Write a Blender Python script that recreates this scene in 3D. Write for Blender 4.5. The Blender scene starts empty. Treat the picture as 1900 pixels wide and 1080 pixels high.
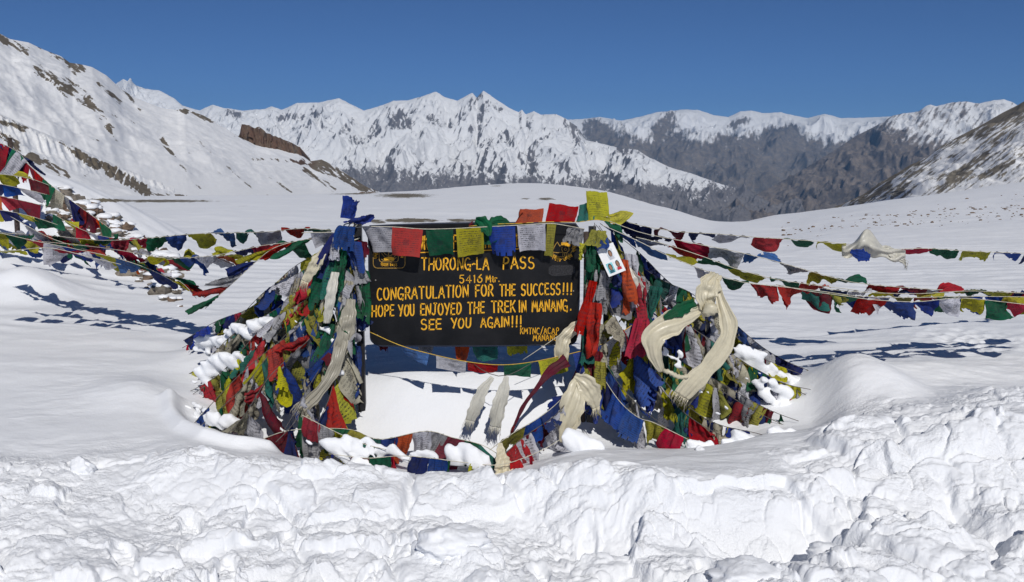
import bpy, math, random
import numpy as np
R = math.radians
rng = np.random.default_rng(7)
random.seed(7)
S = bpy.context.scene
COL = S.collection

# ------------------------------------------------------------------ camera, sky, sun
EYE = 2.0
F = 1700.0                      # focal length in photo pixels (photo is 1900 x 1080)
TH = math.atan(250.0 / F)       # looking slightly down
cam_d = bpy.data.cameras.new('camera')
cam = bpy.data.objects.new('camera', cam_d); COL.objects.link(cam)
cam_d.sensor_width = 36.0
cam_d.lens = 36.0 * F / 1900.0
cam_d.clip_start = 0.1
cam_d.clip_end = 60000.0
cam.location = (0, 0, EYE)
cam.rotation_euler = (math.pi / 2 - TH, 0, 0)
S.camera = cam

SUN_EL = R(40.0)
SUN_AZ = R(11.0)                # light travels forward (+y) and a little to the left (-x)
ldir = np.array([-math.sin(SUN_AZ) * math.cos(SUN_EL), math.cos(SUN_AZ) * math.cos(SUN_EL), -math.sin(SUN_EL)])
sun_d = bpy.data.lights.new('sun', 'SUN')
sun_d.energy = 3.25
sun_d.angle = R(0.5)
sun_d.color = (1.0, 0.965, 0.91)
sun = bpy.data.objects.new('sun', sun_d); COL.objects.link(sun)
from mathutils import Vector
sun.rotation_euler = Vector(ldir).to_track_quat('-Z', 'Y').to_euler()
world = bpy.data.worlds.new('World'); S.world = world; world.use_nodes = True
wn = world.node_tree; wn.nodes.clear()
sky = wn.nodes.new('ShaderNodeTexSky'); sky.sky_type = 'NISHITA'; sky.sun_disc = False
sky.sun_elevation = SUN_EL
sky.sun_rotation = math.atan2(-ldir[0], -ldir[1])
sky.altitude = 5400.0; sky.air_density = 0.85; sky.dust_density = 0.0; sky.ozone_density = 10.0
bg = wn.nodes.new('ShaderNodeBackground'); bg.inputs[1].default_value = 0.06
wo = wn.nodes.new('ShaderNodeOutputWorld')
wn.links.new(sky.outputs[0], bg.inputs[0]); wn.links.new(bg.outputs[0], wo.inputs[0])
S.view_settings.view_transform = 'Standard'
S.view_settings.look = 'None'
S.view_settings.exposure = 0.0
S.view_settings.gamma = 1.0
S.view_settings.use_curve_mapping = False

# ------------------------------------------------------------------ helpers
def pt(px, py, Y):
    """the point at distance Y ahead that the photo shows at (px, py)"""
    a = (px - 950.0) / F; b = (540.0 - py) / F
    k = Y / (math.cos(TH) + b * math.sin(TH))
    return np.array([a * k, Y, EYE + k * (-math.sin(TH) + b * math.cos(TH))])
def zat(py, Y):
    return pt(950, py, Y)[2]
def proj(P):
    x = P[..., 0]; y = P[..., 1]; z = P[..., 2] - EYE
    d = y * math.cos(TH) - z * math.sin(TH)
    u = y * math.sin(TH) + z * math.cos(TH)
    return 950 + F * x / d, 540 - F * u / d

_perm = np.random.default_rng(3).permutation(4096).astype(np.int64)
_ang = np.random.default_rng(4).random(4096) * 2 * np.pi
_gx = np.cos(_ang).astype(np.float32); _gy = np.sin(_ang).astype(np.float32)
_rnd = np.random.default_rng(5).random(4096).astype(np.float32)
def _h(i, j, s):
    return _perm[(_perm[(i + s * 131) & 4095] + j) & 4095]
def perlin(x, y, s=0):
    xi = np.floor(x).astype(np.int64); yi = np.floor(y).astype(np.int64)
    fx = (x - xi).astype(np.float32); fy = (y - yi).astype(np.float32)
    def g(a, b):
        h = _h(xi + a, yi + b, s)
        return _gx[h] * (fx - a) + _gy[h] * (fy - b)
    u = fx * fx * fx * (fx * (fx * 6 - 15) + 10); v = fy * fy * fy * (fy * (fy * 6 - 15) + 10)
    n0 = g(0, 0); n1 = g(1, 0); n2 = g(0, 1); n3 = g(1, 1)
    a = n0 + u * (n1 - n0); b = n2 + u * (n3 - n2)
    return (a + v * (b - a)) * 1.5
def fbm(x, y, o=5, s=0, gain=0.5, lac=2.03):
    r = 0; a = 1.0; t = 0
    for k in range(o):
        r = r + a * perlin(x, y, s + k * 7); t += a
        x = x * lac + 13.7; y = y * lac - 7.3; a *= gain
    return r / t
def ridged(x, y, o=5, s=0, gain=0.5, lac=2.03):
    r = 0; a = 1.0; t = 0; w = 1.0
    for k in range(o):
        n = 1 - np.abs(perlin(x, y, s + k * 7)) * 1.6
        n = np.clip(n, 0, 1) ** 2
        r = r + a * n * w; t += a
        w = np.clip(n * 1.8, 0, 1)
        x = x * lac + 13.7; y = y * lac - 7.3; a *= gain
    return r / t
def worley(x, y, s=0):
    """F1, F2 and a random value of the nearest cell"""
    xi = np.floor(x).astype(np.int64); yi = np.floor(y).astype(np.int64)
    f1 = np.full(x.shape, 9.0, np.float32); f2 = f1.copy(); cid = np.zeros(x.shape, np.float32)
    cdx = np.zeros(x.shape, np.float32); cdy = cdx.copy()
    for a in (-1, 0, 1):
        for b in (-1, 0, 1):
            h = _h(xi + a, yi + b, s)
            dx = (xi + a + 0.1 + 0.8 * _rnd[h] - x).astype(np.float32)
            dy = (yi + b + 0.1 + 0.8 * _rnd[(h + 1717) & 4095] - y).astype(np.float32)
            d = np.sqrt(dx * dx + dy * dy)
            near = d < f1
            f2 = np.where(near, f1, np.minimum(f2, d))
            cid = np.where(near, _rnd[(h + 999) & 4095], cid)
            cdx = np.where(near, dx, cdx); cdy = np.where(near, dy, cdy)
            f1 = np.where(near, d, f1)
    return f1, f2, cid, cdx, cdy
def ss(a, b, t):
    t = np.clip((t - a) / (b - a), 0, 1)
    return t * t * (3 - 2 * t)

def link(o, parent=None):
    COL.objects.link(o)
    if parent is not None: o.parent = parent
    return o
def tag(o, label=None, cat=None, group=None, kind=None):
    if label: o['label'] = label
    if cat: o['category'] = cat
    if group: o['group'] = group
    if kind: o['kind'] = kind
    return o
def empty(name, loc, label, cat, group=None):
    o = bpy.data.objects.new(name, None); o.location = tuple(map(float, loc)); o.empty_display_size = 0.1
    link(o); return tag(o, label, cat, group)
def mesh_obj(name, V, Fc, mat, parent=None, smooth=True, origin=None):
    """one mesh object; V are world coordinates; origin is moved to the parent's or the given place"""
    V = np.asarray(V, float)
    org = np.array(parent_world(parent)) if parent is not None else (np.zeros(3) if origin is None else np.array(origin, float))
    me = bpy.data.meshes.new(name)
    me.from_pydata((V - org).tolist(), [], Fc)
    if smooth: me.polygons.foreach_set('use_smooth', [True] * len(me.polygons))
    me.materials.append(mat)
    o = bpy.data.objects.new(name, me)
    if parent is None: o.location = tuple(org.tolist())
    return link(o, parent)
def parent_world(p):
    l = np.zeros(3)
    while p is not None:
        l += np.array(p.location); p = p.parent
    return l
def grid_mesh(name, V, ny, nx, mat, attrs=None, parent=None):
    """a big quad grid laid out by foreach_set; V is (ny*nx, 3)"""
    me = bpy.data.meshes.new(name)
    idx = np.arange(ny * nx, dtype=np.int32).reshape(ny, nx)
    q = np.stack([idx[:-1, :-1], idx[:-1, 1:], idx[1:, 1:], idx[1:, :-1]], -1).reshape(-1, 4)
    me.vertices.add(ny * nx); me.vertices.foreach_set('co', V.astype(np.float32).ravel())
    nf = len(q); me.loops.add(nf * 4); me.loops.foreach_set('vertex_index', q.ravel())
    me.polygons.add(nf); me.polygons.foreach_set('loop_start', np.arange(0, nf * 4, 4, dtype=np.int32))
    me.polygons.foreach_set('use_smooth', np.ones(nf, dtype=bool))
    me.update(calc_edges=True)
    for k, a in (attrs or {}).items():
        at = me.attributes.new(k, 'FLOAT', 'POINT'); at.data.foreach_set('value', a.astype(np.float32).ravel())
    me.materials.append(mat)
    o = bpy.data.objects.new(name, me)
    return link(o, parent)

class MB:
    def __init__(s): s.V = []; s.F = []; s.n = 0
    def add(s, V, Fc):
        V = np.asarray(V, float); s.V.append(V); s.F += [tuple(int(i) + s.n for i in f) for f in Fc]; s.n += len(V)
    def box(s, c, size, rot=None, bevel=0.0):
        c = np.array(c, float); h = np.array(size, float) / 2
        v = np.array([[x, y, z] for x in (-1, 1) for y in (-1, 1) for z in (-1, 1)], float) * h
        if rot is not None: v = v @ np.array(rot).T
        s.add(v + c, [(0, 1, 3, 2), (4, 6, 7, 5), (0, 4, 5, 1), (2, 3, 7, 6), (0, 2, 6, 4), (1, 5, 7, 3)])
    def tube(s, P, r, n=6, jitter=0.0):
        P = np.asarray(P, float); m = len(P)
        r = np.full(m, r) if np.isscalar(r) else np.asarray(r, float)
        T = np.gradient(P, axis=0); T /= np.linalg.norm(T, axis=1)[:, None] + 1e-9
        up = np.array([0.13, 0.2, 1.0]); V = []
        for i in range(m):
            a = np.cross(T[i], up)
            if np.linalg.norm(a) < 1e-3: a = np.cross(T[i], [1, 0, 0])
            a /= np.linalg.norm(a); b = np.cross(T[i], a)
            for k in range(n):
                an = 2 * math.pi * k / n
                rr = r[i] * (1 + (random.uniform(-jitter, jitter) if jitter else 0))
                V.append(P[i] + rr * (a * math.cos(an) + b * math.sin(an)))
        Fc = [(i * n + k, i * n + (k + 1) % n, (i + 1) * n + (k + 1) % n, (i + 1) * n + k) for i in range(m - 1) for k in range(n)]
        Fc += [tuple(range(n - 1, -1, -1)), tuple((m - 1) * n + k for k in range(n))]
        s.add(V, Fc)
    def blob(s, c, rad, nu=10, nv=7, rough=0.2, seed=0, flat=None, rot=None, power=1.0):
        th = np.linspace(0, np.pi, nv + 1)[1:-1]; ph = np.linspace(0, 2 * np.pi, nu, endpoint=False)
        T, Ph = np.meshgrid(th, ph, indexing='ij')
        d = np.stack([np.sin(T) * np.cos(Ph), np.sin(T) * np.sin(Ph), np.cos(T)], -1).reshape(-1, 3)
        d = np.vstack([[0, 0, 1], d, [0, 0, -1]])
        if power != 1.0: d = np.sign(d) * np.abs(d) ** power
        n = perlin(d[:, 0] * 1.7 + seed * 3.1 + d[:, 2], d[:, 1] * 1.7 - seed * 1.7 + d[:, 2] * 1.3, 5) + 0.5 * perlin(d[:, 0] * 4 + seed, d[:, 1] * 4 + d[:, 2] * 3, 9)
        v = d * (1 + rough * n[:, None]) * np.array(rad)
        if rot is not None: v = v @ np.array(rot).T
        Fc = []
        for k in range(nu): Fc.append((0, 1 + k, 1 + (k + 1) % nu))
        for i in range(nv - 2):
            for k in range(nu):
                a = 1 + i * nu; b = a + nu
                Fc.append((a + k, b + k, b + (k + 1) % nu, a + (k + 1) % nu))
        a = 1 + (nv - 2) * nu; e = len(d) - 1
        for k in range(nu): Fc.append((a + k, e, a + (k + 1) % nu))
        s.add(v + np.array(c, float), Fc)
    def build(s, name, mat, parent=None, smooth=True, origin=None):
        return mesh_obj(name, np.vstack(s.V), s.F, mat, parent, smooth, origin)

def rotm(ax, ay, az):
    cx, sx, cy, sy, cz, sz = math.cos(ax), math.sin(ax), math.cos(ay), math.sin(ay), math.cos(az), math.sin(az)
    return np.array([[cz, -sz, 0], [sz, cz, 0], [0, 0, 1]]) @ np.array([[cy, 0, sy], [0, 1, 0], [-sy, 0, cy]]) @ np.array([[1, 0, 0], [0, cx, -sx], [0, sx, cx]])

def spline(P, n):
    """Catmull-Rom through P, resampled to n points of even arc length"""
    P = np.asarray(P, float)
    if len(P) == 2:
        return P[0] + (P[1] - P[0]) * np.linspace(0, 1, n)[:, None]
    Q = np.vstack([2 * P[0] - P[1], P, 2 * P[-1] - P[-2]]); out = []
    for i in range(1, len(Q) - 2):
        t = np.linspace(0, 1, 24, endpoint=(i == len(Q) - 3))[:, None]
        a, b, c, d = Q[i - 1], Q[i], Q[i + 1], Q[i + 2]
        out.append(0.5 * (2 * b + (c - a) * t + (2 * a - 5 * b + 4 * c - d) * t ** 2 + (3 * b - a - 3 * c + d) * t ** 3))
    C = np.vstack(out)
    L = np.concatenate([[0], np.cumsum(np.linalg.norm(np.diff(C, axis=0), axis=1))])
    t = np.linspace(0, L[-1], n)
    return np.stack([np.interp(t, L, C[:, k]) for k in range(3)], -1)

# ------------------------------------------------------------------ materials
class NT:
    def __init__(s, name):
        s.m = bpy.data.materials.new(name); s.m.use_nodes = True; s.t = s.m.node_tree; s.t.nodes.clear()
        s.out = s.n('ShaderNodeOutputMaterial')
    def n(s, ty, **kw):
        nd = s.t.nodes.new(ty)
        for k, v in kw.items(): setattr(nd, k, v)
        return nd
    def l(s, a, b): s.t.links.new(a, b)
    def v(s, nd, **kw):
        for k, v in kw.items(): nd.inputs[k.replace('_', ' ')].default_value = v
        return nd
    def noise(s, scale, detail=4, rough=0.55, vec=None, dist=0.0):
        nd = s.n('ShaderNodeTexNoise'); nd.inputs['Scale'].default_value = scale; nd.inputs['Detail'].default_value = detail
        nd.inputs['Roughness'].default_value = rough; nd.inputs['Distortion'].default_value = dist
        if vec is not None: s.l(vec, nd.inputs['Vector'])
        return nd.outputs['Fac']
    def math(s, op, a, b=None, c=None, clamp=False):
        nd = s.n('ShaderNodeMath', operation=op); nd.use_clamp = clamp
        for i, x in enumerate((a, b, c)):
            if x is None: continue
            if isinstance(x, (int, float)): nd.inputs[i].default_value = x
            else: s.l(x, nd.inputs[i])
        return nd.outputs[0]
    def mapr(s, x, a, b, c=0.0, d=1.0):
        nd = s.n('ShaderNodeMapRange'); s.l(x, nd.inputs[0])
        for i, k in enumerate((a, b, c, d)): nd.inputs[i + 1].default_value = k
        return nd.outputs[0]
    def mix(s, f, a, b, mode='MIX'):
        nd = s.n('ShaderNodeMix', data_type='RGBA', blend_type=mode)
        if isinstance(f, (int, float)): nd.inputs[0].default_value = f
        else: s.l(f, nd.inputs[0])
        for i, x in ((6, a), (7, b)):
            if isinstance(x, tuple): nd.inputs[i].default_value = x if len(x) == 4 else x + (1,)
            else: s.l(x, nd.inputs[i])
        return nd.outputs[2]
    def bump(s, h, strength, dist):
        nd = s.n('ShaderNodeBump'); nd.inputs['Strength'].default_value = strength; nd.inputs['Distance'].default_value = dist
        s.l(h, nd.inputs['Height']); return nd.outputs[0]
    def bsdf(s, color, rough=0.7, spec=0.3, normal=None, **kw):
        b = s.n('ShaderNodeBsdfPrincipled')
        if isinstance(color, tuple): b.inputs['Base Color'].default_value = color if len(color) == 4 else color + (1,)
        else: s.l(color, b.inputs['Base Color'])
        if isinstance(rough, (int, float)): b.inputs['Roughness'].default_value = rough
        else: s.l(rough, b.inputs['Roughness'])
        b.inputs['Specular IOR Level'].default_value = spec
        if normal is not None: s.l(normal, b.inputs['Normal'])
        for k, v in kw.items(): b.inputs[k].default_value = v
        return b.outputs[0]
    def done(s, sh): s.l(sh, s.out.inputs[0]); return s.m
def pos(nt): return nt.n('ShaderNodeNewGeometry').outputs['Position']
def attr(nt, name): return nt.n('ShaderNodeAttribute', attribute_name=name).outputs['Fac']

SNOW = (0.86, 0.875, 0.90)
def mat_snow_near():
    t = NT('snow'); p = pos(t)
    n1 = t.noise(38, 6, 0.65, p); n2 = t.noise(260, 3, 0.6, p)
    h = t.math('ADD', t.math('MULTIPLY', n1, 1.0), t.math('MULTIPLY', n2, 0.25))
    vo = t.n('ShaderNodeTexVoronoi'); vo.inputs['Scale'].default_value = 55; t.l(p, vo.inputs['Vector'])
    vo2 = t.n('ShaderNodeTexVoronoi'); vo2.inputs['Scale'].default_value = 120; t.l(p, vo2.inputs['Vector'])
    cr = t.math('MULTIPLY', t.math('ADD', vo.outputs['Distance'], t.math('MULTIPLY', vo2.outputs['Distance'], 0.5)), t.math('MULTIPLY', attr(t, 'crumb'), t.mapr(t.noise(3.0, 3, 0.5, p), 0.4, 0.6)))
    h = t.math('SUBTRACT', h, t.math('MULTIPLY', cr, 1.5))
    # the fine relief fades with distance so it does not sparkle
    nor = t.bump(h, 0.42, 0.010)
    e = attr(t, 'earth')
    en = t.noise(3.5, 6, 0.7, p)
    m = t.mapr(t.math('ADD', e, t.math('MULTIPLY', t.math('SUBTRACT', en, 0.5), 1.6)), 0.5, 0.62)
    ec = t.mix(t.noise(9, 5, 0.6, p), (0.10, 0.085, 0.055), (0.26, 0.225, 0.16))
    sc = t.mix(t.noise(0.6, 3, 0.5, p), (0.83, 0.85, 0.885), (0.89, 0.90, 0.915))
    c = t.mix(m, sc, ec)
    return t.done(t.bsdf(c, 0.62, 0.25, nor))
def mat_plain_snow():
    t = NT('snow_clump'); p = pos(t)
    vo = t.n('ShaderNodeTexVoronoi'); vo.inputs['Scale'].default_value = 60; t.l(p, vo.inputs['Vector'])
    nor = t.bump(t.math('SUBTRACT', t.noise(60, 5, 0.6, p), vo.outputs['Distance']), 0.22, 0.006)
    return t.done(t.bsdf(SNOW, 0.6, 0.25, nor))
def mat_mountain(name, rock_a, rock_b, snow=(0.86, 0.87, 0.885), scale=0.02, sharp=(0.46, 0.54), jit=0.5, bump=0.6, bdist=3.0, brown=None):
    t = NT(name); p = pos(t)
    r = attr(t, 'rock')
    n = t.noise(scale, 6, 0.68, p)
    n2 = t.noise(scale * 5, 4, 0.65, p)
    k = t.math('ADD', r, t.math('MULTIPLY', t.math('SUBTRACT', t.math('ADD', t.math('MULTIPLY', n, 0.6), t.math('MULTIPLY', n2, 0.4)), 0.5), jit))
    m = t.mapr(k, sharp[0], sharp[1])
    rc = t.mix(t.mapr(t.noise(scale * 2.2, 6, 0.7, p), 0.3, 0.7), rock_a, rock_b)
    if brown is not None: rc = t.mix(attr(t, 'warm'), rc, brown)
    c = t.mix(m, snow, rc)
    nor = t.bump(t.noise(scale * 3, 8, 0.7, p), bump, bdist)
    return t.done(t.bsdf(c, 0.85, 0.1, nor))
M_SNOW = mat_snow_near()
M_CLUMP = mat_plain_snow()

FLAGCOL = {
    'blue': (0.022, 0.062, 0.30), 'white': (0.60, 0.60, 0.66), 'red': (0.46, 0.022, 0.035), 'green': (0.014, 0.125, 0.062),
    'yellow': (0.50, 0.47, 0.035), 'orange': (0.60, 0.10, 0.025), 'navy': (0.018, 0.030, 0.13), 'maroon': (0.17, 0.016, 0.03),
    'olive': (0.34, 0.32, 0.06), 'teal': (0.03, 0.16, 0.13), 'grey': (0.40, 0.40, 0.42), 'beige': (0.52, 0.48, 0.37), 'lightblue': (0.07, 0.15, 0.42)}
def mat_flag(col, c):
    t = NT('flag_cloth_' + col)
    uv = t.n('ShaderNodeUVMap').outputs[0]; oi = t.n('ShaderNodeObjectInfo')
    rd = oi.outputs['Random']
    p = pos(t)
    # block-printed prayer text: short dark strokes in rows, a margin left free
    sep = t.n('ShaderNodeSeparateXYZ'); t.l(uv, sep.inputs[0])
    u, v = sep.outputs[0], sep.outputs[1]
    mp = t.n('ShaderNodeMapping'); t.l(uv, mp.inputs[0]); mp.inputs['Scale'].default_value = (46, 26, 1)
    strokes = t.noise(1.0, 2, 0.5, mp.outputs[0])
    rows = t.math('SINE', t.math('MULTIPLY', v, 82.0))
    txt = t.math('MULTIPLY', t.mapr(strokes, 0.45, 0.56), t.mapr(rows, -0.5, 0.3))
    du = t.math('ABSOLUTE', t.math('SUBTRACT', u, 0.5)); dv = t.math('ABSOLUTE', t.math('SUBTRACT', v, 0.5))
    inside = t.math('LESS_THAN', t.math('MAXIMUM', du, dv), 0.40)
    fade = t.mapr(t.noise(6.0, 3, 0.5, p), 0.35, 0.65, 0.40, 0.92)
    ink = t.math('MULTIPLY', t.math('MULTIPLY', txt, inside), fade)
    # an emblem block in the middle
    ctr = t.math('LESS_THAN', t.math('MAXIMUM', du, dv), 0.10)
    ink = t.math('MAXIMUM', ink, t.math('MULTIPLY', t.math('MULTIPLY', ctr, t.mapr(strokes, 0.38, 0.5)), 0.6))
    hsv = t.n('ShaderNodeHueSaturation'); hsv.inputs['Color'].default_value = c + (1,)
    t.l(t.mapr(rd, 0, 1, 0.49, 0.51), hsv.inputs['Hue'])
    t.l(t.mapr(t.math('FRACT', t.math('MULTIPLY', rd, 7.13)), 0, 1, 0.955, 1.06), hsv.inputs['Saturation'])
    t.l(t.mapr(t.math('FRACT', t.math('MULTIPLY', rd, 13.7)), 0, 1, 0.62, 1.05), hsv.inputs['Value'])
    c1 = t.mix(t.mapr(t.noise(14, 5, 0.65, p), 0.45, 0.75, 0, 0.38), hsv.outputs[0], (0.09, 0.082, 0.07))
    c2 = t.mix(ink, c1, (0.025, 0.025, 0.035))
    wv = t.noise(700, 2, 0.5, p)
    nor = t.bump(t.math('ADD', t.math('MULTIPLY', t.noise(34, 4, 0.6, p), 1.0), t.math('MULTIPLY', wv, 0.08)), 0.55, 0.012)
    b = t.bsdf(c2, 0.85, 0.12, nor)
    tr = t.n('ShaderNodeBsdfTranslucent'); t.l(c2, tr.inputs[0]); t.l(nor, tr.inputs['Normal'])
    mx = t.n('ShaderNodeMixShader'); mx.inputs[0].default_value = 0.2; t.l(b, mx.inputs[1]); t.l(tr.outputs[0], mx.inputs[2])
    return t.done(mx.outputs[0])
M_FLAG = {k: mat_flag(k, v) for k, v in FLAGCOL.items()}
def mat_simple(name, c, rough=0.7, spec=0.3, nscale=30, namp=0.25, bump=0.2, bd=0.003, **kw):
    t = NT(name); p = pos(t)
    n = t.noise(nscale, 5, 0.6, p)
    d = tuple(x * (1 - namp) for x in c); b = tuple(min(1, x * (1 + namp)) for x in c)
    return t.done(t.bsdf(t.mix(t.mapr(n, 0.3, 0.7), d, b), rough, spec, t.bump(n, bump, bd), **kw))
M_CORD = mat_simple('cord', (0.55, 0.52, 0.42), 0.9)
M_CORDY = mat_simple('cord_yellow', (0.62, 0.40, 0.06), 0.8)
M_CORDD = mat_simple('cord_dark', (0.12, 0.11, 0.10), 0.9)
def mat_silk(name, c, tr=0.25):
    t = NT(name); p = pos(t)
    n = t.noise(20, 5, 0.6, p)
    cc = t.mix(t.mapr(n, 0.45, 0.85), c, tuple(x * 0.8 for x in c))
    b = t.bsdf(cc, 0.36, 0.5, t.bump(t.noise(26, 2, 0.5, p), 0.12, 0.01))
    tb = t.n('ShaderNodeBsdfTranslucent'); t.l(cc, tb.inputs[0])
    mx = t.n('ShaderNodeMixShader'); mx.inputs[0].default_value = tr; t.l(b, mx.inputs[1]); t.l(tb.outputs[0], mx.inputs[2])
    return t.done(mx.outputs[0])
M_SILK = mat_silk('cream_silk', (0.74, 0.68, 0.51))
M_SILKW = mat_silk('white_silk', (0.70, 0.68, 0.60))
M_SILKO = mat_silk('old_silk', (0.42, 0.39, 0.31))

# ------------------------------------------------------------------ near snow
# a net of profiles: for each picture column the snow's height at ten distances
def Z(py, y): return zat(py, y)
NET = [
 (-700, (4.9, -0.10), (5.7, 0.02), (6.2, 0.05), (7.0, 0.08), (8.4, 0.12), 0.30, 0.50, (110, 345)),
 (   0, (5.0, -0.12), (5.7, -0.02), (6.2, 0.02), (7.0, 0.05), (8.4, 0.12), 0.22, 0.22, (110, 372)),
 ( 200, (5.2, -0.14), (5.8, -0.02), (6.3, 0.02), (7.0, 0.05), (8.4, 0.12), 0.20, 0.20, (100, 374)),
 ( 330, (5.2, -0.18), (5.8, Z(848,5.8)), (6.2, Z(820,6.2)), (6.9, -0.03), (8.4, 0.13), 0.20, 0.20, (100, 374)),
 ( 420, (5.2, -0.19), (5.75, Z(862,5.75)), (6.2, Z(832,6.2)), (6.8, -0.15), (8.2, 0.14), 0.21, 0.20, (97, 370)),
 ( 520, (5.2, -0.20), (5.72, Z(874,5.72)), (6.1, Z(846,6.1)), (6.6, -0.22), (7.8, 0.17), 0.23, 0.20, (95, 366)),
 ( 620, (5.2, -0.21), (5.70, Z(892,5.70)), (6.05, Z(872,6.05)), (6.5, -0.24), (7.6, 0.2), 0.25, 0.20, (95, 363)),
 ( 750, (5.2, -0.22), (5.66, Z(900,5.66)), (6.05, Z(884,6.05)), (6.5, -0.24), (7.4, 0.26), 0.28, 0.22, (95, 357)),
 ( 880, (5.15, -0.23), (5.62, Z(904,5.62)), (6.05, Z(888,6.05)), (6.5, -0.24), (7.4, 0.27), 0.28, 0.24, (95, 345)),
 ( 980, (5.1, -0.24), (5.56, Z(898,5.56)), (6.1, Z(866,6.1)), (6.55, -0.22), (7.5, 0.25), 0.28, 0.22, (95, 340)),
 (1100, (4.95, -0.26), (5.46, Z(880,5.46)), (6.2, Z(836,6.2)), (6.7, -0.19), (7.7, 0.2), 0.26, 0.15, (90, 351)),
 (1230, (4.85, -0.26), (5.32, Z(886,5.32)), (6.25, Z(838,6.25)), (6.8, -0.20), (7.9, 0.15), 0.22, 0.0, (75, 388)),
 (1340, (4.80, -0.26), (5.26, Z(896,5.26)), (6.3, Z(828,6.3)), (6.8, -0.20), (8.0, 0.10), 0.18, -0.2, (60, 418)),
 (1450, (4.80, -0.26), (5.28, Z(900,5.28)), (6.35, Z(808,6.35)), (6.9, -0.10), (8.1, 0.10), 0.17, -0.2, (75, 404)),
 (1520, (4.90, -0.25), (5.40, Z(892,5.40)), (6.3, Z(808,6.3)), (6.95, -0.07), (8.0, 0.13), 0.17, -0.1, (86, 396)),
 (1600, (5.0, -0.22), (5.55, Z(866,5.55)), (6.3, Z(792,6.3)), (6.95, 0.10), (7.8, 0.17), 0.17, 0.0, (100, 386)),
 (1700, (5.1, -0.18), (5.7, Z(836,5.7)), (6.3, Z(775,6.3)), (7.0, 0.16), (8.0, 0.19), 0.2, 0.1, (120, 371)),
 (1900, (5.1, -0.14), (5.8, Z(800,5.8)), (6.4, Z(742,6.4)), (7.2, 0.16), (8.2, 0.20), 0.25, 0.2, (150, 338)),
 (2600, (5.2, -0.08), (5.8, 0.25), (6.4, 0.3), (7.2, 0.2), (8.2, 0.3), 0.5, 1.0, (200, 300)),
]
NU = np.array([(r[0] - 950) / F for r in NET])
def _knots():
    Y = []; ZZ = []
    for r in NET:
        D, py = r[8]; zc = zat(py, D)
        Y.append([-40, 0.5, 4.1, r[1][0], r[2][0], r[3][0], r[4][0], r[5][0], 12, 25, D, D * 1.5, D * 4])
        ZZ.append([-0.3, -0.22, -0.20, r[1][1], r[2][1], r[3][1], r[4][1], r[5][1], r[6], r[7], zc, zc - 9, zc - 120])
    return np.array(Y, float), np.array(ZZ, float)
KY, KZ = _knots()
def smooth_interp(x, xp, fp):
    """cubic with finite-difference slopes limited to stay monotone"""
    h = np.diff(xp); d = np.diff(fp, axis=-1) / h
    m = np.zeros_like(fp)
    for i in range(1, fp.shape[-1] - 1):
        a, b = d[..., i - 1], d[..., i]
        m[..., i] = np.where(a * b > 0, 2 * a * b / (a + b + 1e-12), 0)
    m[..., 0] = d[..., 0]; m[..., -1] = d[..., -1]
    x = np.clip(x, xp[0], xp[-1]); i = np.clip(np.searchsorted(xp, x) - 1, 0, len(xp) - 2)
    t = (x - xp[i]) / h[i]
    return (1 + 2 * t) * (1 - t) ** 2 * fp[..., i] + t * (1 - t) ** 2 * h[i] * m[..., i] + t * t * (3 - 2 * t) * fp[..., i + 1] + t * t * (t - 1) * h[i] * m[..., i + 1]
def base_profile(u):
    """knots at slope u = x / y (array) -> (n, 13) arrays"""
    return (np.stack([smooth_interp(u, NU, KY[:, k]) for k in range(13)], -1),
            np.stack([smooth_interp(u, NU, KZ[:, k]) for k in range(13)], -1))
def bumps(x, y):
    def g(cx, cy, rx, ry, h, rot=0.0, p=2.0):
        dx = x - cx; dy = y - cy
        a = dx * math.cos(rot) + dy * math.sin(rot); b = -dx * math.sin(rot) + dy * math.cos(rot)
        return h * np.exp(-((np.abs(a) / rx) ** p + (np.abs(b) / ry) ** p))
    def at(px, py, Y): q = pt(px, py, Y); return q[0], q[1]
    z = 0
    z = z + g(*at(1585, 735, 7.35), 0.34, 0.45, 0.22, 0.2, 2.6)       # mound that buries the right anchors
    z = z + g(*at(1700, 720, 7.7), 0.6, 0.28, 0.07, 0.1)
    z = z + g(*at(270, 745, 7.3), 0.5, 0.3, 0.09, -0.3)               # drift left of the left anchors
    z = z + g(*at(400, 650, 8.5), 0.45, 0.4, 0.08, 0.3)
    # stone pile mound far left
    z = z + g(*at(-60, 480, 15.0), 2.3, 2.2, 1.62, 0.0, 1.7)
    z = z + g(*at(190, 480, 16.0), 1.6, 1.6, 0.55, 0.0, 2)
    z = z + g(*at(40, 455, 11.6), 0.55, 0.5, 0.35)
    return z
def ridge_line(x, y, P, w, h):
    """raised lip along a polyline"""
    d = np.full(x.shape, 1e9)
    for (ax, ay), (bx, by) in zip(P[:-1], P[1:]):
        L = (bx - ax) ** 2 + (by - ay) ** 2
        t = np.clip(((x - ax) * (bx - ax) + (y - ay) * (by - ay)) / L, 0, 1)
        d = np.minimum(d, np.hypot(x - ax - t * (bx - ax), y - ay - t * (by - ay)))
    return h * np.exp(-(d / w) ** 2)
LIP = [tuple(pt(px, py, Y)[:2]) for px, py, Y in ((318, 755, 7.15), (322, 790, 6.85), (345, 822, 6.55), (385, 842, 6.35), (440, 846, 6.28), (500, 842, 6.3))]

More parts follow.
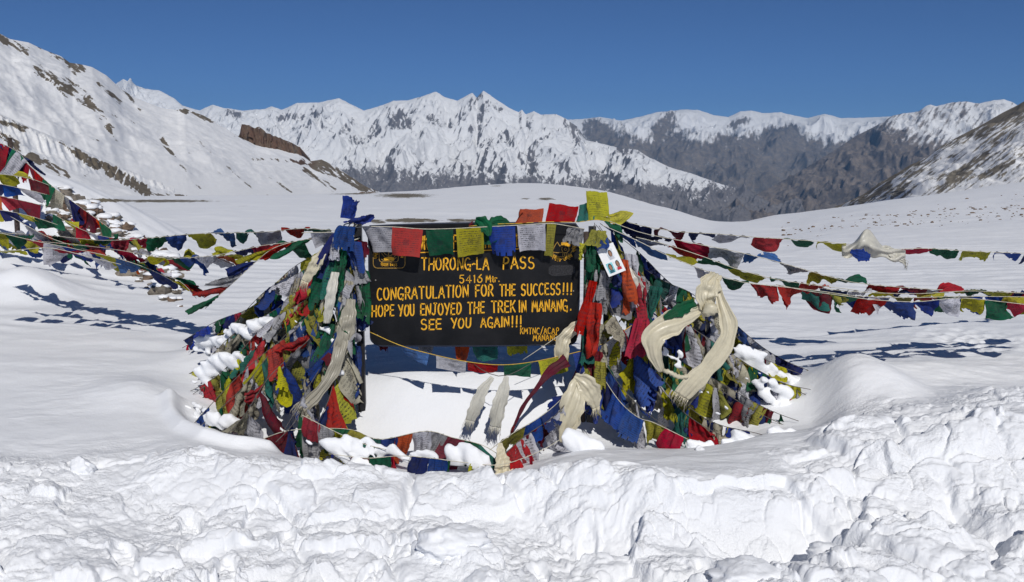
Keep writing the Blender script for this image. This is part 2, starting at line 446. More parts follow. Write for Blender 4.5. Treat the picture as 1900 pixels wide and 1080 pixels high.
def detail(x, y, ky):
    """rubble on the trodden trail, the broken face of the bank, soft wind relief behind"""
    foot, top, back = ky[..., 3], ky[..., 4], ky[..., 5]
    n_big = fbm(x * 1.1, y * 1.1, 3, 1)
    wob = 0.10 * fbm(x * 2.3, y * 2.3, 3, 11)
    trail = 1 - ss(-0.15, 0.35, y - foot + wob)
    face = ss(-0.45, 0.0, y - foot + wob) * (1 - ss(0.0, 0.30, y - top + wob))
    shelf = ss(-0.05, 0.2, y - top) * (1 - ss(-0.1, 0.3, y - back))
    beyond = ss(0.0, 0.5, y - back)
    left = 1 - ss(-0.42, -0.33, x / np.maximum(y, 0.5))          # the far left is hardly trodden
    wx = x + 0.10 * fbm(x * 3, y * 3, 3, 21); wy = y + 0.10 * fbm(x * 3, y * 3, 3, 31)
    z = 0.0
    uu_ = x / np.maximum(y, 0.5)
    rback = ss(0.29, 0.37, uu_ + 0.05 * fbm(x * 1.5, y * 1.5, 2, 15)) * (1 - ss(6.2, 6.9, y + 0.3 * fbm(x * 1.2, y * 1.2, 2, 16) - 0.5 * ss(0.4, 0.6, uu_)))
    lback = ss(-0.38, -0.42, uu_) * 0 
    rough = np.clip(np.maximum(trail * (1 - 0.5 * left * ss(4.6, 5.4, y)) + 0.8 * face, rback * 0.8), 0, 1.0)
    # how broken the snow is varies from place to place
    pa = ss(-0.25, 0.35, fbm(x * 0.9 + 3, y * 1.3, 3, 13)); pb = ss(-0.2, 0.4, fbm(x * 1.6, y * 2.2 + 5, 3, 14))
    rgt = ss(-0.02, 0.12, x / np.maximum(y, .5))
    for sc, amp, sd, mk in ((1.5, 0.11, 2, 0.35 + 0.65 * rgt), (3.3, 0.075, 3, 0.35 + 0.65 * pa), (7.2, 0.036, 4, 0.25 + 0.75 * pb), (15.0, 0.020, 6, 0.25 + 0.75 * pa), (31.0, 0.0095, 8, 0.25 + 0.75 * pb)):
        f1, f2, cid, dx, dy = worley(wx * sc, wy * sc * 1.2, sd)
        tilt = dx * (((cid * 5.1) % 1) - 0.5) * 1.8 + dy * (((cid * 7.3) % 1) - 0.75) * 1.8        # faceted clods, mostly tipped toward the trail
        lump = np.clip(1 - (f1 / 0.75) ** 2, 0, 1)
        edge = ss(0.0, 0.13, f2 - f1)
        on = ss(0.35, 0.5, cid)
        z = z + amp * mk * on * ((0.95 if sc < 5 else 0.6) * lump ** 0.7 + (0.35 if sc < 5 else 0.6) * tilt + 0.2 * cid) * edge
    z = z * rough
    z = z * (1 - 0.25 * ss(0.35, 0.5, uu_))
    z = z + rough * 0.035 * fbm(x * 1.3, y * 2.0, 3, 41) + rough * 0.016 * fbm(x * 11, y * 11, 4, 43)
    # long smooth blocks broken from the edge of the shelf
    f1, f2, cid, dx, dy = worley(x * 1.25 + 0.3 * fbm(x * 1.5, y * 1.5, 2, 55), y * 1.9 + 0.2 * fbm(x * 2, y * 2, 2, 56), 51)
    blk = (cid - 0.5) * 0.15 * ss(0.02, 0.12, f2 - f1)
    z = z + blk * (face * 1.0 + 0.12 * shelf) * ss(-0.36, -0.28, x / np.maximum(y, .5))
    # slumps and footprints
    z = z - (trail * (1 - left)) * 0.06 * ss(0.1, 0.5, fbm(x * 1.7, y * 2.6, 2, 61))
    for bx, by, ba in ((-1.5, 4.55, 0.3), (-1.28, 4.95, 0.2), (-0.75, 4.5, -0.3), (-0.45, 4.85, 0.5), (0.15, 4.6, 0.1), (0.42, 4.98, -0.2), (1.05, 4.5, 0.4), (-2.1, 4.7, 0.6), (-1.9, 5.15, 0.4), (1.75, 4.75, 1.2), (2.2, 5.0, 1.0), (-0.1, 4.35, 0.2)):
        dx = (x - bx) * math.cos(ba) + (y - by) * math.sin(ba); dy = -(x - bx) * math.sin(ba) + (y - by) * math.cos(ba)
        e = np.sqrt((dx / (0.055 - 0.012 * np.tanh(-dy * 12))) ** 2 + (dy / 0.15) ** 2)
        z = z - 0.045 * (1 - ss(0.85, 1.12, e)) + 0.012 * np.exp(-((e - 1.25) / 0.16) ** 2) + 0.006 * np.sin(dy * 170) * (1 - ss(0.8, 1.0, e))
    z = z + shelf * 0.022 * fbm(x * 2.4, y * 3.4, 4, 71)
    # soft drifts and wind ripples
    far = ss(11, 30, y)
    z = z + beyond * (0.034 * fbm(x * 0.8, y * 1.1, 4, 81) + 0.011 * fbm(x * 4, y * 8, 4, 83) * (1 - far) * ss(-0.3, 0.4, fbm(x * .6, y * .6, 2, 84)))
    z = z + beyond * ss(7.5, 9, y) * (1 - ss(16, 30, y)) * 0.008 * np.sin((y * 15.0 + x * 2.2) + 3.0 * fbm(x * 0.7, y * 0.7, 2, 91)) * ss(-0.2, 0.3, fbm(x * 0.35 + 5, y * 0.35, 2, 93) + 0.25)
    z = z + far * (0.20 * fbm(x * 0.07, y * 0.07, 4, 95) + 0.05 * fbm(x * 0.4, y * 0.4, 3, 96)) * (1 - 0.8 * ss(50, 90, y))
    # trampled patch beyond the bank on the right
    q = pt(1800, 660, 8.9)
    tp = np.exp(-(((x - q[0]) / 0.45) ** 2 + ((y - q[1]) / 0.5) ** 2))
    f1, f2, cid, dx, dy = worley(x * 7, y * 6, 77)
    z = z - tp * 0.05 * (1 - np.clip(f1 * 1.5, 0, 1))
    return z
def _prep(uu, yy):
    ky, kz = base_profile(uu); return ky, kz
def ground(x, y, fine=True):
    """height of the snow at scattered points"""
    x = np.atleast_1d(np.asarray(x, float)); y = np.atleast_1d(np.asarray(y, float))
    u = np.clip(x / np.maximum(y, 0.5), NU[0], NU[-1])
    ky, kz = base_profile(u)
    z = np.array([smooth_interp(np.array([yy]), k, zz[None])[0][0] for yy, k, zz in zip(y, ky, kz)])
    z = z + bumps(x, y) + ridge_line(x, y, LIP, 0.07, 0.085)
    if fine: z = z + detail(x, y, ky)
    return z
def gz(x, y): return float(ground(x, y)[0])

def build_near():
    u = np.concatenate([np.linspace(NU[0], -0.62, 50, endpoint=False), np.linspace(-0.62, 0.62, 960), np.linspace(0.62, NU[-1], 50)[1:]])
    ys = [0.6]
    while ys[-1] < 330:
        y = ys[-1]
        st = 0.15 if y < 3.4 else 0.03 if y < 3.9 else 0.0075 if y < 6.3 else 0.011 if y < 7.6 else 0.011 + (y - 7.6) * 0.0055 if y < 30 else 0.14 + (y - 30) * 0.022
        ys.append(y + st)
    ys = np.array(ys)
    ky, kz = base_profile(u)
    z = np.stack([smooth_interp(ys, ky[i], kz[i][None])[0] for i in range(len(u))], 1)
    Y = np.repeat(ys[:, None], len(u), 1); U = np.repeat(u[None], len(ys), 0); X = U * Y
    z = z + bumps(X, Y) + ridge_line(X, Y, LIP, 0.07, 0.085)
    KK = np.repeat(ky[None], len(ys), 0)
    z = z + detail(X, Y, KK)
    V = np.stack([X, Y, z], -1)
    # bare ground showing at the far rim and behind the sign
    px, py = proj(V)
    e = np.zeros(X.shape)
    def patch(cx, cy, rx, ry, a):
        nonlocal e
        e = np.maximum(e, a * np.exp(-(((px - cx) / rx) ** 2 + ((py - cy) / ry) ** 2)))
    far = Y > 14
    patch(300, 373, 130, 3.5, 0.9); patch(540, 357, 110, 4, 0.85); patch(650, 358, 60, 4, 0.9); patch(750, 363, 70, 6, 0.85); patch(200, 372, 60, 5, .8)
    patch(1012, 369, 22, 4, 0.8); patch(975, 369, 14, 2, .7); patch(760, 409, 70, 5, 0.95); patch(860, 409, 60, 4.5, 0.8); patch(700, 411, 22, 5, .9)
    patch(1780, 400, 130, 28, 0.30); patch(1600, 398, 90, 8, 0.30); patch(450, 385, 60, 10, 0.33); patch(920, 345, 20, 2.5, .6); patch(1880, 380, 90, 28, .34)
    e = e * far
    crumb = 1 - ss(0.2, 0.6, Y - KK[..., 4]); crumb = np.maximum(crumb, ss(0.33, 0.38, X / Y) * (1 - ss(6.6, 7.2, Y)))
    print('near snow', V.shape)
    g = grid_mesh('snow_ground', V.reshape(-1, 3), len(ys), len(u), M_SNOW, {'earth': e, 'crumb': crumb})
    tag(g, kind='structure')
build_near()
def build_surround():
    """coarse continuation of the snow to the sides and behind the photographer, and the valley floor far below"""
    n = 140
    a = np.linspace(-1, 1, n); g = np.sign(a) * np.abs(a) ** 2.2 * 900
    X, Y = np.meshgrid(g, g)
    r = np.hypot(X, Y)
    z = -0.45 + 0.3 * fbm(X * 0.05, Y * 0.05, 3, 5) * ss(5, 60, r)
    u = np.abs(X) / np.maximum(Y, 1e-3)
    infront = (Y > 0) & (u < 1.1)
    z = np.where(infront, z - 1.0 - 0.45 * np.maximum(Y, 0) - 5 * ss(5, 40, Y), z)
    z = np.where(~infront & (Y > 100), z - (Y - 100) * 0.3, z)
    o = grid_mesh('surrounding_snow', np.stack([X, Y, z], -1).reshape(-1, 3), n, n, M_SNOW, {'earth': np.zeros(n * n)})
    tag(o, kind='structure')
build_surround()

# ------------------------------------------------------------------ mountains
def interp_pts(P, x):
    P = np.array(P, float); return np.interp(x, P[:, 0], P[:, 1])
def stripes(px, py, a, b, r):
    """1 inside a capsule from a to b with radius r, falling off outside"""
    ax, ay = a; bx, by = b
    t = np.clip(((px - ax) * (bx - ax) + (py - ay) * (by - ay)) / ((bx - ax) ** 2 + (by - ay) ** 2), 0, 1)
    d = np.hypot(px - ax - t * (bx - ax), py - ay - t * (by - ay))
    return np.clip(1.3 - d / r, 0, 1)

def pch(P, x):
    P = np.array(P, float)
    return smooth_interp(np.asarray(x, float), P[:, 0], P[:, 1][None])[0] if len(P) > 2 else np.interp(x, P[:, 0], P[:, 1])
def hill(name, crest, foot, Dc, Df, nx, nv, disp, rockf, mat, shape=1.0, back=0.25, x0=None, x1=None):
    """a mountainside swept from its foot line to its crest line, then over the back"""
    xs = np.linspace(x0 if x0 is not None else crest[0][0], x1 if x1 is not None else crest[-1][0], nx)
    cy = interp_pts(crest, xs); fy = interp_pts(foot, xs); dc = pch(Dc, xs); df = pch(Df, xs)
    v = np.concatenate([np.linspace(0, 1, nv), 1 + np.linspace(0, 1, 14)[1:] ** 1.5 * 1.0])
    V, XI = np.meshgrid(v, np.arange(nx), indexing='ij')
    vv = np.clip(V, 0, 1); over = np.clip(V - 1, 0, None)
    px = xs[XI]
    D = df[XI] + (dc - df)[XI] * vv + over * (dc[XI]) * back
    A = np.array([0, 1.0])
    tanf = (zat_arr(fy)); tanc = (zat_arr(cy))
    zf = EYE + tanf[XI] * df[XI]; zc = EYE + tanc[XI] * dc[XI]
    z = zf + (zc - zf) * vv ** shape - over * (zc - zf) * 1.2 - over * dc[XI] * 0.08
    x = (px - 950) / F * D
    P = np.stack([x, D, z], -1)
    dz, dxy = disp(px, vv, P)
    fade = np.minimum(1, (1 - vv) * 9 + 0.12)
    P[..., 2] += dz * np.where(over > 0, 0.5, fade)
    if dxy is not None: P[..., 1] += dxy
    ppx, ppy = proj(P)
    rock = rockf(ppx, ppy, vv, P)
    at = rock if isinstance(rock, dict) else {'rock': rock}
    o = grid_mesh(name, P.reshape(-1, 3), len(v), nx, mat, {k: a for k, a in at.items()})
    tag(o, kind='structure')
    return o
def zat_arr(py):
    b = (540.0 - py) / F
    return (-math.sin(TH) + b * math.cos(TH)) / (math.cos(TH) + b * math.sin(TH))

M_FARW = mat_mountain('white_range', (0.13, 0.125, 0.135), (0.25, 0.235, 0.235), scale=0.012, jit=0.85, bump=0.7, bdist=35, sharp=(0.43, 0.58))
M_FARB = mat_mountain('brown_range', (0.11, 0.108, 0.118), (0.27, 0.225, 0.18), scale=0.006, jit=0.8, bump=0.6, bdist=50, sharp=(0.40, 0.62))
M_LEFT = mat_mountain('left_slope', (0.10, 0.085, 0.065), (0.24, 0.205, 0.16), scale=0.10, jit=0.55, bump=0.35, bdist=1.2, brown=(0.125, 0.078, 0.06), sharp=(0.46, 0.56))
M_RIGHT = mat_mountain('right_slope', (0.15, 0.135, 0.115), (0.30, 0.27, 0.22), scale=0.16, jit=0.5, bump=0.3, bdist=1.0, sharp=(0.42, 0.62))

# white range across the valley ------------------------------------------------
CREST_W = [(150, 190), (225, 160), (245, 146), (262, 156), (285, 165), (310, 168), (335, 182), (350, 196), (380, 205), (405, 194), (425, 200), (460, 205), (500, 202), (512, 197), (530, 204), (560, 191),
           (600, 190), (635, 182), (655, 193), (680, 205), (705, 198), (735, 187), (760, 186), (790, 178), (812, 170), (828, 180), (850, 187), (878, 172), (886, 182), (898, 168), (918, 182), (945, 200), (962, 208), (968, 203), (975, 212), (990, 206), (1003, 213),
           (1030, 212), (1048, 220), (1070, 236), (1085, 260), (1120, 268), (1150, 275), (1180, 278), (1198, 290), (1240, 310), (1290, 325), (1330, 340), (1380, 352), (1430, 375), (1500, 392), (1560, 405), (1640, 420)]
FOOT_W = [(150, 330), (600, 372), (700, 380), (1000, 400), (1200, 420), (1400, 440), (1640, 445)]
def disp_w(px, v, P):
    sx = P[..., 0]; sy = P[..., 1]
    wx = sx + 260 * fbm(sx / 900, sy / 900, 3, 101); wy = sy + 200 * fbm(sx / 900 + 9, sy / 900, 3, 102)
    spur = ridged(wx / 1100, wy / 1900, 3, 103)
    # side ribs lean away from the main spurs on either hand
    d1 = ridged((wx + 0.75 * wy) / 420, (wy - 0.5 * wx) / 900, 4, 105); d2 = ridged((wx - 0.75 * wy) / 400, (wy + 0.5 * wx) / 900, 4, 106)
    mid = 0.55 * (d1 + d2)
    fine = 0.5 * (ridged((wx + 0.6 * wy) / 130, wy / 260, 3, 107) + ridged((wx - 0.6 * wy) / 120, wy / 260, 3, 108))
    w = np.sin(np.clip(v, 0, 1) * np.pi) ** 0.5
    return (spur - 0.45) * 330 * w + (mid - 0.4) * 190 * (0.3 + w) + (fine - 0.4) * 62, None
def rock_w(px, py, v, P):
    sx = P[..., 0]; sy = P[..., 1]; z = P[..., 2]
    # steep faces shed their snow
    gy, gx = np.gradient(z); dy1, _ = np.gradient(sy); _, dx2 = np.gradient(sx)
    sl_x = gx / (np.abs(dx2) + 1e-3); sl_y = gy / (np.abs(dy1) + 5)
    steep = np.hypot(sl_x, sl_y)
    st = ss(0.9, 2.2, steep + 0.25 * np.abs(sl_x))
    ax_ = px + 26 * fbm(px / 75, py / 60, 3, 121); ay_ = py + 10 * fbm(px / 40, py / 40, 2, 122)
    stk = fbm(ax_ / 6.5, ay_ / 30, 4, 120)
    stk2 = fbm(ax_ / 3.0 - 0.3 * ay_ / 4, ay_ / 12, 3, 125)
    dg1 = 1 - np.abs(fbm((px + 0.75 * py) / 9, (py - 0.4 * px) / 55, 3, 131)) * 3.2; dg2 = 1 - np.abs(fbm((px - 0.8 * py) / 10, (py + 0.5 * px) / 60, 3, 133)) * 3.2
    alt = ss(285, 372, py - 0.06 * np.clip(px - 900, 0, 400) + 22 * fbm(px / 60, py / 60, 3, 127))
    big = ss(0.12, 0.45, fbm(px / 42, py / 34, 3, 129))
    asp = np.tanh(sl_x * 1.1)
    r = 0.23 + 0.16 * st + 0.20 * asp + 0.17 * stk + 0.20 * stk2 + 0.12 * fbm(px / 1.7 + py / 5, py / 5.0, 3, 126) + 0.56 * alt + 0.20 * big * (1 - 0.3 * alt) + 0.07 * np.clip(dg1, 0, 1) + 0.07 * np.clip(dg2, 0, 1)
    for a, b, rad in (((742, 205), (735, 230), 14), ((757, 232), (742, 222), 13), ((885, 178), (875, 196), 8), ((907, 190), (925, 200), 10), ((425, 208), (450, 215), 10),
                      ((1078, 228), (1105, 250), 16), ((1045, 215), (1075, 260), 12), ((1150, 272), (1200, 290), 9), ((520, 220), (560, 215), 8), ((650, 225), (640, 240), 10)):
        r = r + 0.40 * stripes(px, py, a, b, rad) * (0.7 + stk)
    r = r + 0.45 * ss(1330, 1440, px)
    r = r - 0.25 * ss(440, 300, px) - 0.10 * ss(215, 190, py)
    return r
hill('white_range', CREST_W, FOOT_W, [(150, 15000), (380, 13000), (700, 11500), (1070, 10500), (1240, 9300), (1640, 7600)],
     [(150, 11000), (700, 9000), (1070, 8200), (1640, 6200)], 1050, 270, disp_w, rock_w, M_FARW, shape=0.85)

# brown ranges with snowy tops beyond the valley, right ----------------------------
CREST_B = [(980, 225), (1050, 222), (1085, 220), (1110, 217), (1150, 224), (1185, 216), (1215, 208), (1240, 206), (1262, 203), (1290, 204), (1320, 214), (1345, 217), (1365, 207), (1385, 205), (1410, 210),
           (1440, 208), (1455, 212), (1490, 219), (1520, 211), (1550, 219), (1600, 218), (1640, 216), (1700, 214), (1800, 214), (2000, 214)]
FOOT_B = [(980, 400), (1300, 420), (1500, 425), (2000, 420)]
def disp_b(px, v, P):
    sx = P[..., 0]; sy = P[..., 1]
    wx = sx + 400 * fbm(sx / 1500, sy / 1500, 3, 201); wy = sy + 300 * fbm(sx / 1500 + 9, sy / 1500, 3, 202)
    w = np.sin(np.clip(v, 0, 1) * np.pi) ** 0.6
    return (ridged(wx / 1900, wy / 3200, 3, 203) - 0.45) * 420 * w + (ridged(wx / 600, wy / 1500, 4, 205) - 0.4) * 200 * (0.10 + w) + (ridged(wx / 190, wy / 500, 3, 207) - .4) * 70, None
def rock_b(px, py, v, P):
    line = interp_pts([(980, 245), (1080, 246), (1130, 232), (1200, 250), (1240, 232), (1300, 250), (1360, 246), (1430, 244), (1480, 240), (1530, 258), (1600, 248), (1650, 235), (2000, 240)], px)
    a = ss(-16, 16, py - line + 16 * fbm(px / 22, py / 30, 4, 220) * 1.5)
    stk = fbm(px / 5, py / 10, 4, 222) + 0.5 * fbm(px / 2.4, py / 7, 3, 223)
    a = ss(-22, 26, py - line + 14 * fbm(px / 12, py / 30, 4, 221) * 1.5 + 12 * fbm(px / 40, py / 30, 3, 224))
    r = 0.18 + 0.55 * a + 0.46 * stk * (1 - 0.5 * a)
    for p, q, rad in (((1100, 232), (1112, 245), 20), ((1244, 215), (1220, 240), 16), ((1385, 222), (1360, 232), 10), ((1470, 240), (1430, 250), 14)):
        r = r + 0.45 * stripes(px, py, p, q, rad)
    return r
hill('brown_range', CREST_B, FOOT_B, [(980, 19000), (2000, 19000)], [(980, 11000), (1400, 11500), (2000, 12500)], 620, 170, disp_b, rock_b, M_FARB, shape=0.9)
# nearer brown massif on the right with rocky snow on its top
CREST_C = [(1180, 420), (1300, 395), (1400, 362), (1480, 318), (1540, 280), (1580, 252), (1625, 228), (1645, 214), (1665, 210), (1690, 207), (1705, 196), (1712, 194), (1722, 197), (1750, 190), (1775, 188), (1800, 192), (1825, 186), (1845, 184), (1862, 190), (1900, 215), (1980, 225), (2100, 240)]
FOOT_C = [(1180, 424), (1300, 425), (1500, 430), (2100, 430)]
def disp_c(px, v, P):
    sx = P[..., 0]; sy = P[..., 1]
    wx = sx + 250 * fbm(sx / 900, sy / 900, 3, 301); wy = sy + 200 * fbm(sx / 900 + 9, sy / 900, 3, 302)
    w = np.sin(np.clip(v, 0, 1) * np.pi) ** 0.6
    return (ridged(wx / 1100 + wy / 2500, wy / 2600, 3, 303) - 0.45) * 260 * w + (ridged(wx / 330, wy / 900, 4, 305) - 0.4) * 150 * (0.10 + w) + (ridged(wx / 100, wy / 300, 3, 307) - .4) * 45, None
def rock_c(px, py, v, P):
    line = interp_pts([(1180, 200), (1580, 225), (1640, 236), (1690, 262), (1750, 275), (1850, 282), (2100, 290)], px)
    q = py * 0.8 + px * 0.0
    a = ss(-28, 28, py - line + 20 * fbm(px / 20, py / 26, 4, 320))
    stk = fbm(px / 7 + py / 10, py / 20, 4, 322)
    r = 0.42 + 0.36 * a + 0.60 * stk * (1 - 0.6 * a) - 0.20 * ss(1790, 1850, px) * ss(240, 205, py)
    return r
M_FARC = mat_mountain('right_massif', (0.115, 0.108, 0.115), (0.28, 0.23, 0.185), scale=0.009, jit=0.8, bump=0.6, bdist=40, sharp=(0.40, 0.62))
hill('right_massif', CREST_C, FOOT_C, [(1180, 7600), (1640, 11000), (2100, 11500)], [(1180, 7000), (1640, 7200), (2100, 7800)], 520, 190, disp_c, rock_c, M_FARC, shape=0.95)
# valley floor under the far ranges
def build_valley():
    n = 90
    X, Y = np.meshgrid(np.linspace(-16000, 18000, n), np.concatenate([np.linspace(320, 2500, 20), np.linspace(2700, 26000, n - 20)]))
    z = -120 - ss(300, 2500, Y) * 560 + 200 * fbm(X / 1500, Y / 1500, 4, 400) * ss(400, 2500, Y)
    o = grid_mesh('valley_floor', np.stack([X, Y, z], -1).reshape(-1, 3), X.shape[0], n, M_FARB, {'rock': np.ones(X.size)})
    tag(o, kind='structure')
build_valley()

# left slope -----------------------------------------------------------------------
CREST_L = [(-900, -420), (-400, -170), (-100, 0), (0, 44), (20, 58), (45, 72), (78, 78), (105, 92), (135, 104), (150, 116), (170, 119), (190, 124), (215, 140), (240, 166), (262, 180), (290, 192), (310, 200), (340, 206), (352, 203), (372, 212), (392, 222), (408, 232), (430, 242), (448, 252),
           (452, 254), (480, 268), (520, 276), (560, 286), (580, 300), (600, 297), (625, 310), (645, 325), (668, 340), (690, 354), (720, 368)]
FOOT_L = [(-900, 370), (0, 378), (390, 376), (690, 362), (720, 372)]
ROCKS_L = [((78, 80), (150, 128), 13, .5), ((150, 128), (128, 118), 8, .4), ((70, 128), (130, 170), 11, .55), ((130, 150), (165, 190), 16, .35), ((165, 190), (205, 240), 9, .3), ((200, 235), (218, 262), 6, .3), ((0, 70), (50, 96), 9, .5),
           ((0, 62), (10, 78), 8, .5), ((180, 155), (225, 190), 5, .45), ((230, 165), (260, 205), 4, .45), ((300, 258), (318, 284), 6, .5), ((318, 284), (372, 350), 3.5, .35), ((290, 190), (345, 208), 4, .55), ((345, 200), (395, 226), 6, .6),
           ((370, 262), (392, 284), 3, .3), ((440, 250), (470, 262), 6, .45), ((470, 295), (560, 300), 6, .3), ((560, 300), (600, 318), 5, .5), ((565, 315), (620, 352), 6, .45), ((590, 300), (690, 352), 15, .62), ((500, 330), (540, 356), 4, .35), ((560, 285), (585, 300), 8, .5),
           ((100, 170), (250, 230), 4, .22), ((410, 300), (470, 350), 3, .25), ((250, 215), (420, 330), 3, .18), ((160, 260), (200, 262), 3, .2)]
def disp_l(px, v, P):
    # strata run down to the right, nearly parallel to the crest line
    q = v * 9 + px * 0.0012
    big = fbm(px / 260, v * 3.2, 3, 501)
    st = fbm(px / 190 + v * 1.2, v * 11 + px / 260, 4, 503)
    fine = fbm(px / 30, v * 30, 4, 505)
    gul = ridged(px / 70 + v * 2.6, v * 1.6 + px / 300, 3, 507)
    return (big * 8 + st * 3.5 + fine * 1.3 + (gul - 0.4) * 1.2) * ss(0.0, 0.3, v), None
def rock_l(px, py, v, P):
    a = R(38); s = px * math.cos(a) + py * math.sin(a); t = -px * math.sin(a) + py * math.cos(a)
    n = fbm(s / 26, t / 5.0, 5, 510)
    n2 = fbm(s / 9, t / 2.2, 3, 512)
    n3 = fbm(s / 60, t / 3.2, 4, 516)
    r = 0.20 + 0.24 * n + 0.12 * n2 + 0.16 * n3
    for p, q, rad, w in ROCKS_L:
        m = stripes(px, py, p, q, rad)
        r = r + w * m * (0.75 + 0.9 * n + 0.5 * n2)
    r = r + 0.10 * ss(0.2, 0.6, fbm(s / 120, t / 22, 3, 514))
    warm = np.clip(stripes(px, py, (455, 235), (560, 290), 26) * 1.2, 0, 1)
    return {'rock': r, 'warm': warm}
hill('left_mountainside', CREST_L, FOOT_L, [(-900, 600), (0, 760), (400, 960), (720, 1010)], [(-900, 150), (0, 170), (400, 260), (690, 640), (720, 800)], 760, 240, disp_l, rock_l, M_LEFT, shape=1.12)
# the low spur in front of it, with its band of broken rock
CREST_L2 = [(-900, -60), (-400, 60), (-100, 165), (0, 204), (60, 232), (110, 254), (150, 272), (200, 296), (250, 318), (300, 340), (350, 358), (392, 370), (430, 378)]
FOOT_L2 = [(-900, 372), (0, 384), (430, 384)]
def disp_l2(px, v, P):
    st = fbm(px / 120 + v * 2, v * 5, 4, 521)
    comb = ridged(px / 13 + v * 3.0, v * 2.2, 3, 523)
    band = np.exp(-((v - 0.80) / 0.22) ** 2)
    return (st * 1.5 + (comb - .4) * 1.6 * band) * ss(0, .15, v), None
def rock_l2(px, py, v, P):
    a = R(33); s = px * math.cos(a) + py * math.sin(a); t = -px * math.sin(a) + py * math.cos(a)
    n = fbm(s / 20, t / 4, 4, 530); comb = fbm((px + py * 0.35) / 5.0, (py - px * 0.4) / 26, 3, 532)
    r = 0.14 + 0.28 * n
    for p, q, rad, w, c in (((112, 262), (130, 272), 6, .5, 0), ((140, 280), (178, 308), 9, .75, 1), ((178, 300), (214, 318), 8, .7, 1), ((205, 316), (266, 352), 14, .72, 1), ((262, 345), (275, 368), 8, .6, 1), ((60, 290), (125, 325), 10, .62, 0), ((30, 280), (70, 300), 8, .6, 0),
                         ((100, 270), (170, 300), 9, .25, 0), ((0, 222), (45, 240), 10, .55, 0), ((0, 250), (30, 268), 10, .6, 0), ((330, 366), (395, 372), 7, .5, 0), ((280, 360), (400, 368), 5, .45, 0), ((145, 318), (160, 325), 5, .3, 0)):
        m = stripes(px, py, p, q, rad)
        r = r + w * m * (0.8 + (1.5 * comb if c else 0.9 * n))
    return {'rock': r, 'warm': np.zeros(r.shape)}
hill('lower_spur', CREST_L2, FOOT_L2, [(-900, 170), (0, 230), (430, 330)], [(-900, 105), (0, 125), (430, 180)], 560, 150, disp_l2, rock_l2, M_LEFT, shape=1.1)
# jutting crag on the left skyline
def build_crag():
    top = [(452, 248), (456, 230), (468, 232), (480, 238), (488, 234), (500, 246), (520, 254), (545, 264), (562, 274), (566, 288)]
    bot = [(446, 258), (470, 278), (500, 296), (540, 308), (580, 314)]
    xs = np.linspace(448, 572, 90); vs = np.linspace(0, 1, 34)
    Vg, Xg = np.meshgrid(vs, xs, indexing='ij')
    ty = interp_pts([(448, 256)] + top + [(572, 300)], xs)[None] ; by = interp_pts(bot, xs)[None]
    ty = ty + 2.2 * fbm(xs / 6, xs * 0, 3, 540)[None]
    py = by + (ty - by) * Vg
    D = 968 - 20 * np.sin(Vg * np.pi / 2) * 0.4 - 15 * ridged(Xg / 16, Vg * 0.7, 3, 541) - 7 * fbm(Xg / 5, Vg * 7, 3, 542) + 40 * Vg ** 3
    P = np.stack([(Xg - 950) / F * D, D, EYE + zat_arr(py) * D], -1)
    back = P[-1:].copy(); back2 = back.copy(); back2[..., 1] += 45; back2[..., 2] -= 12
    P = np.concatenate([P, back2], 0)
    rock = np.full(P.shape[:2], 0.9); rock[-4:-1] = 0.62; rock += 0.35 * fbm(np.concatenate([Xg, Xg[:1]]) / 14, np.concatenate([Vg, Vg[:1]]) * 5 + np.concatenate([Xg, Xg[:1]]) / 12, 3, 545)
    warm = np.clip(0.75 + 0.6 * fbm(np.concatenate([Xg, Xg[:1]]) / 10, np.concatenate([Vg, Vg[:1]]) * 2, 2, 546), 0, 1)
    o = grid_mesh('crag', P.reshape(-1, 3), P.shape[0], P.shape[1], M_LEFT, {'rock': rock, 'warm': warm})
    tag(o, kind='structure')
build_crag()

# right slope -----------------------------------------------------------------------
CREST_R = [(1500, 402), (1532, 393), (1560, 382), (1600, 362), (1640, 334), (1680, 308), (1720, 286), (1760, 258), (1800, 236), (1840, 212), (1870, 196), (1900, 176), (2000, 112), (2300, -60)]
FOOT_R = [(1500, 404), (1532, 396), (1600, 390), (1700, 372), (1800, 356), (1900, 340), (2300, 300)]
def disp_r(px, v, P):
    n = fbm(px / 60 + v * 2, v * 16, 4, 601); big = fbm(px / 150, v * 4, 3, 603)
    return (n * 2.2 + big * 3.5) * ss(0, 0.1, v), None
def rock_r(px, py, v, P):
    a = R(-36); s = px * math.cos(a) + py * math.sin(a); t = -px * math.sin(a) + py * math.cos(a)
    n = fbm(s / 40, t / 4.2, 5, 610, gain=0.62); n2 = fbm(s / 14, t / 1.8, 4, 612)
    big = fbm(s / 120, t / 24, 3, 613)
    top = ss(0.70, 0.93, v + 0.05 * n) * 0.6
    r = 0.45 + 0.66 * n + 0.34 * n2 + 0.30 * big + top * 0.8 - 0.12 * ss(0.12, 0.0, v) - 0.12 * ss(1500, 1560, px) * 0
    for p, q, rad in (((1745, 352), (1800, 322), 8), ((1820, 330), (1880, 300), 6), ((1760, 330), (1830, 285), 6), ((1600, 372), (1650, 345), 8)):
        r = r + 0.35 * stripes(px, py, p, q, rad)
    return r
hill('right_mountainside', CREST_R, FOOT_R, [(1500, 420), (1900, 330), (2300, 300)], [(1500, 380), (1700, 190), (1900, 165), (2300, 190)], 560, 260, disp_r, rock_r, M_RIGHT, shape=1.05)

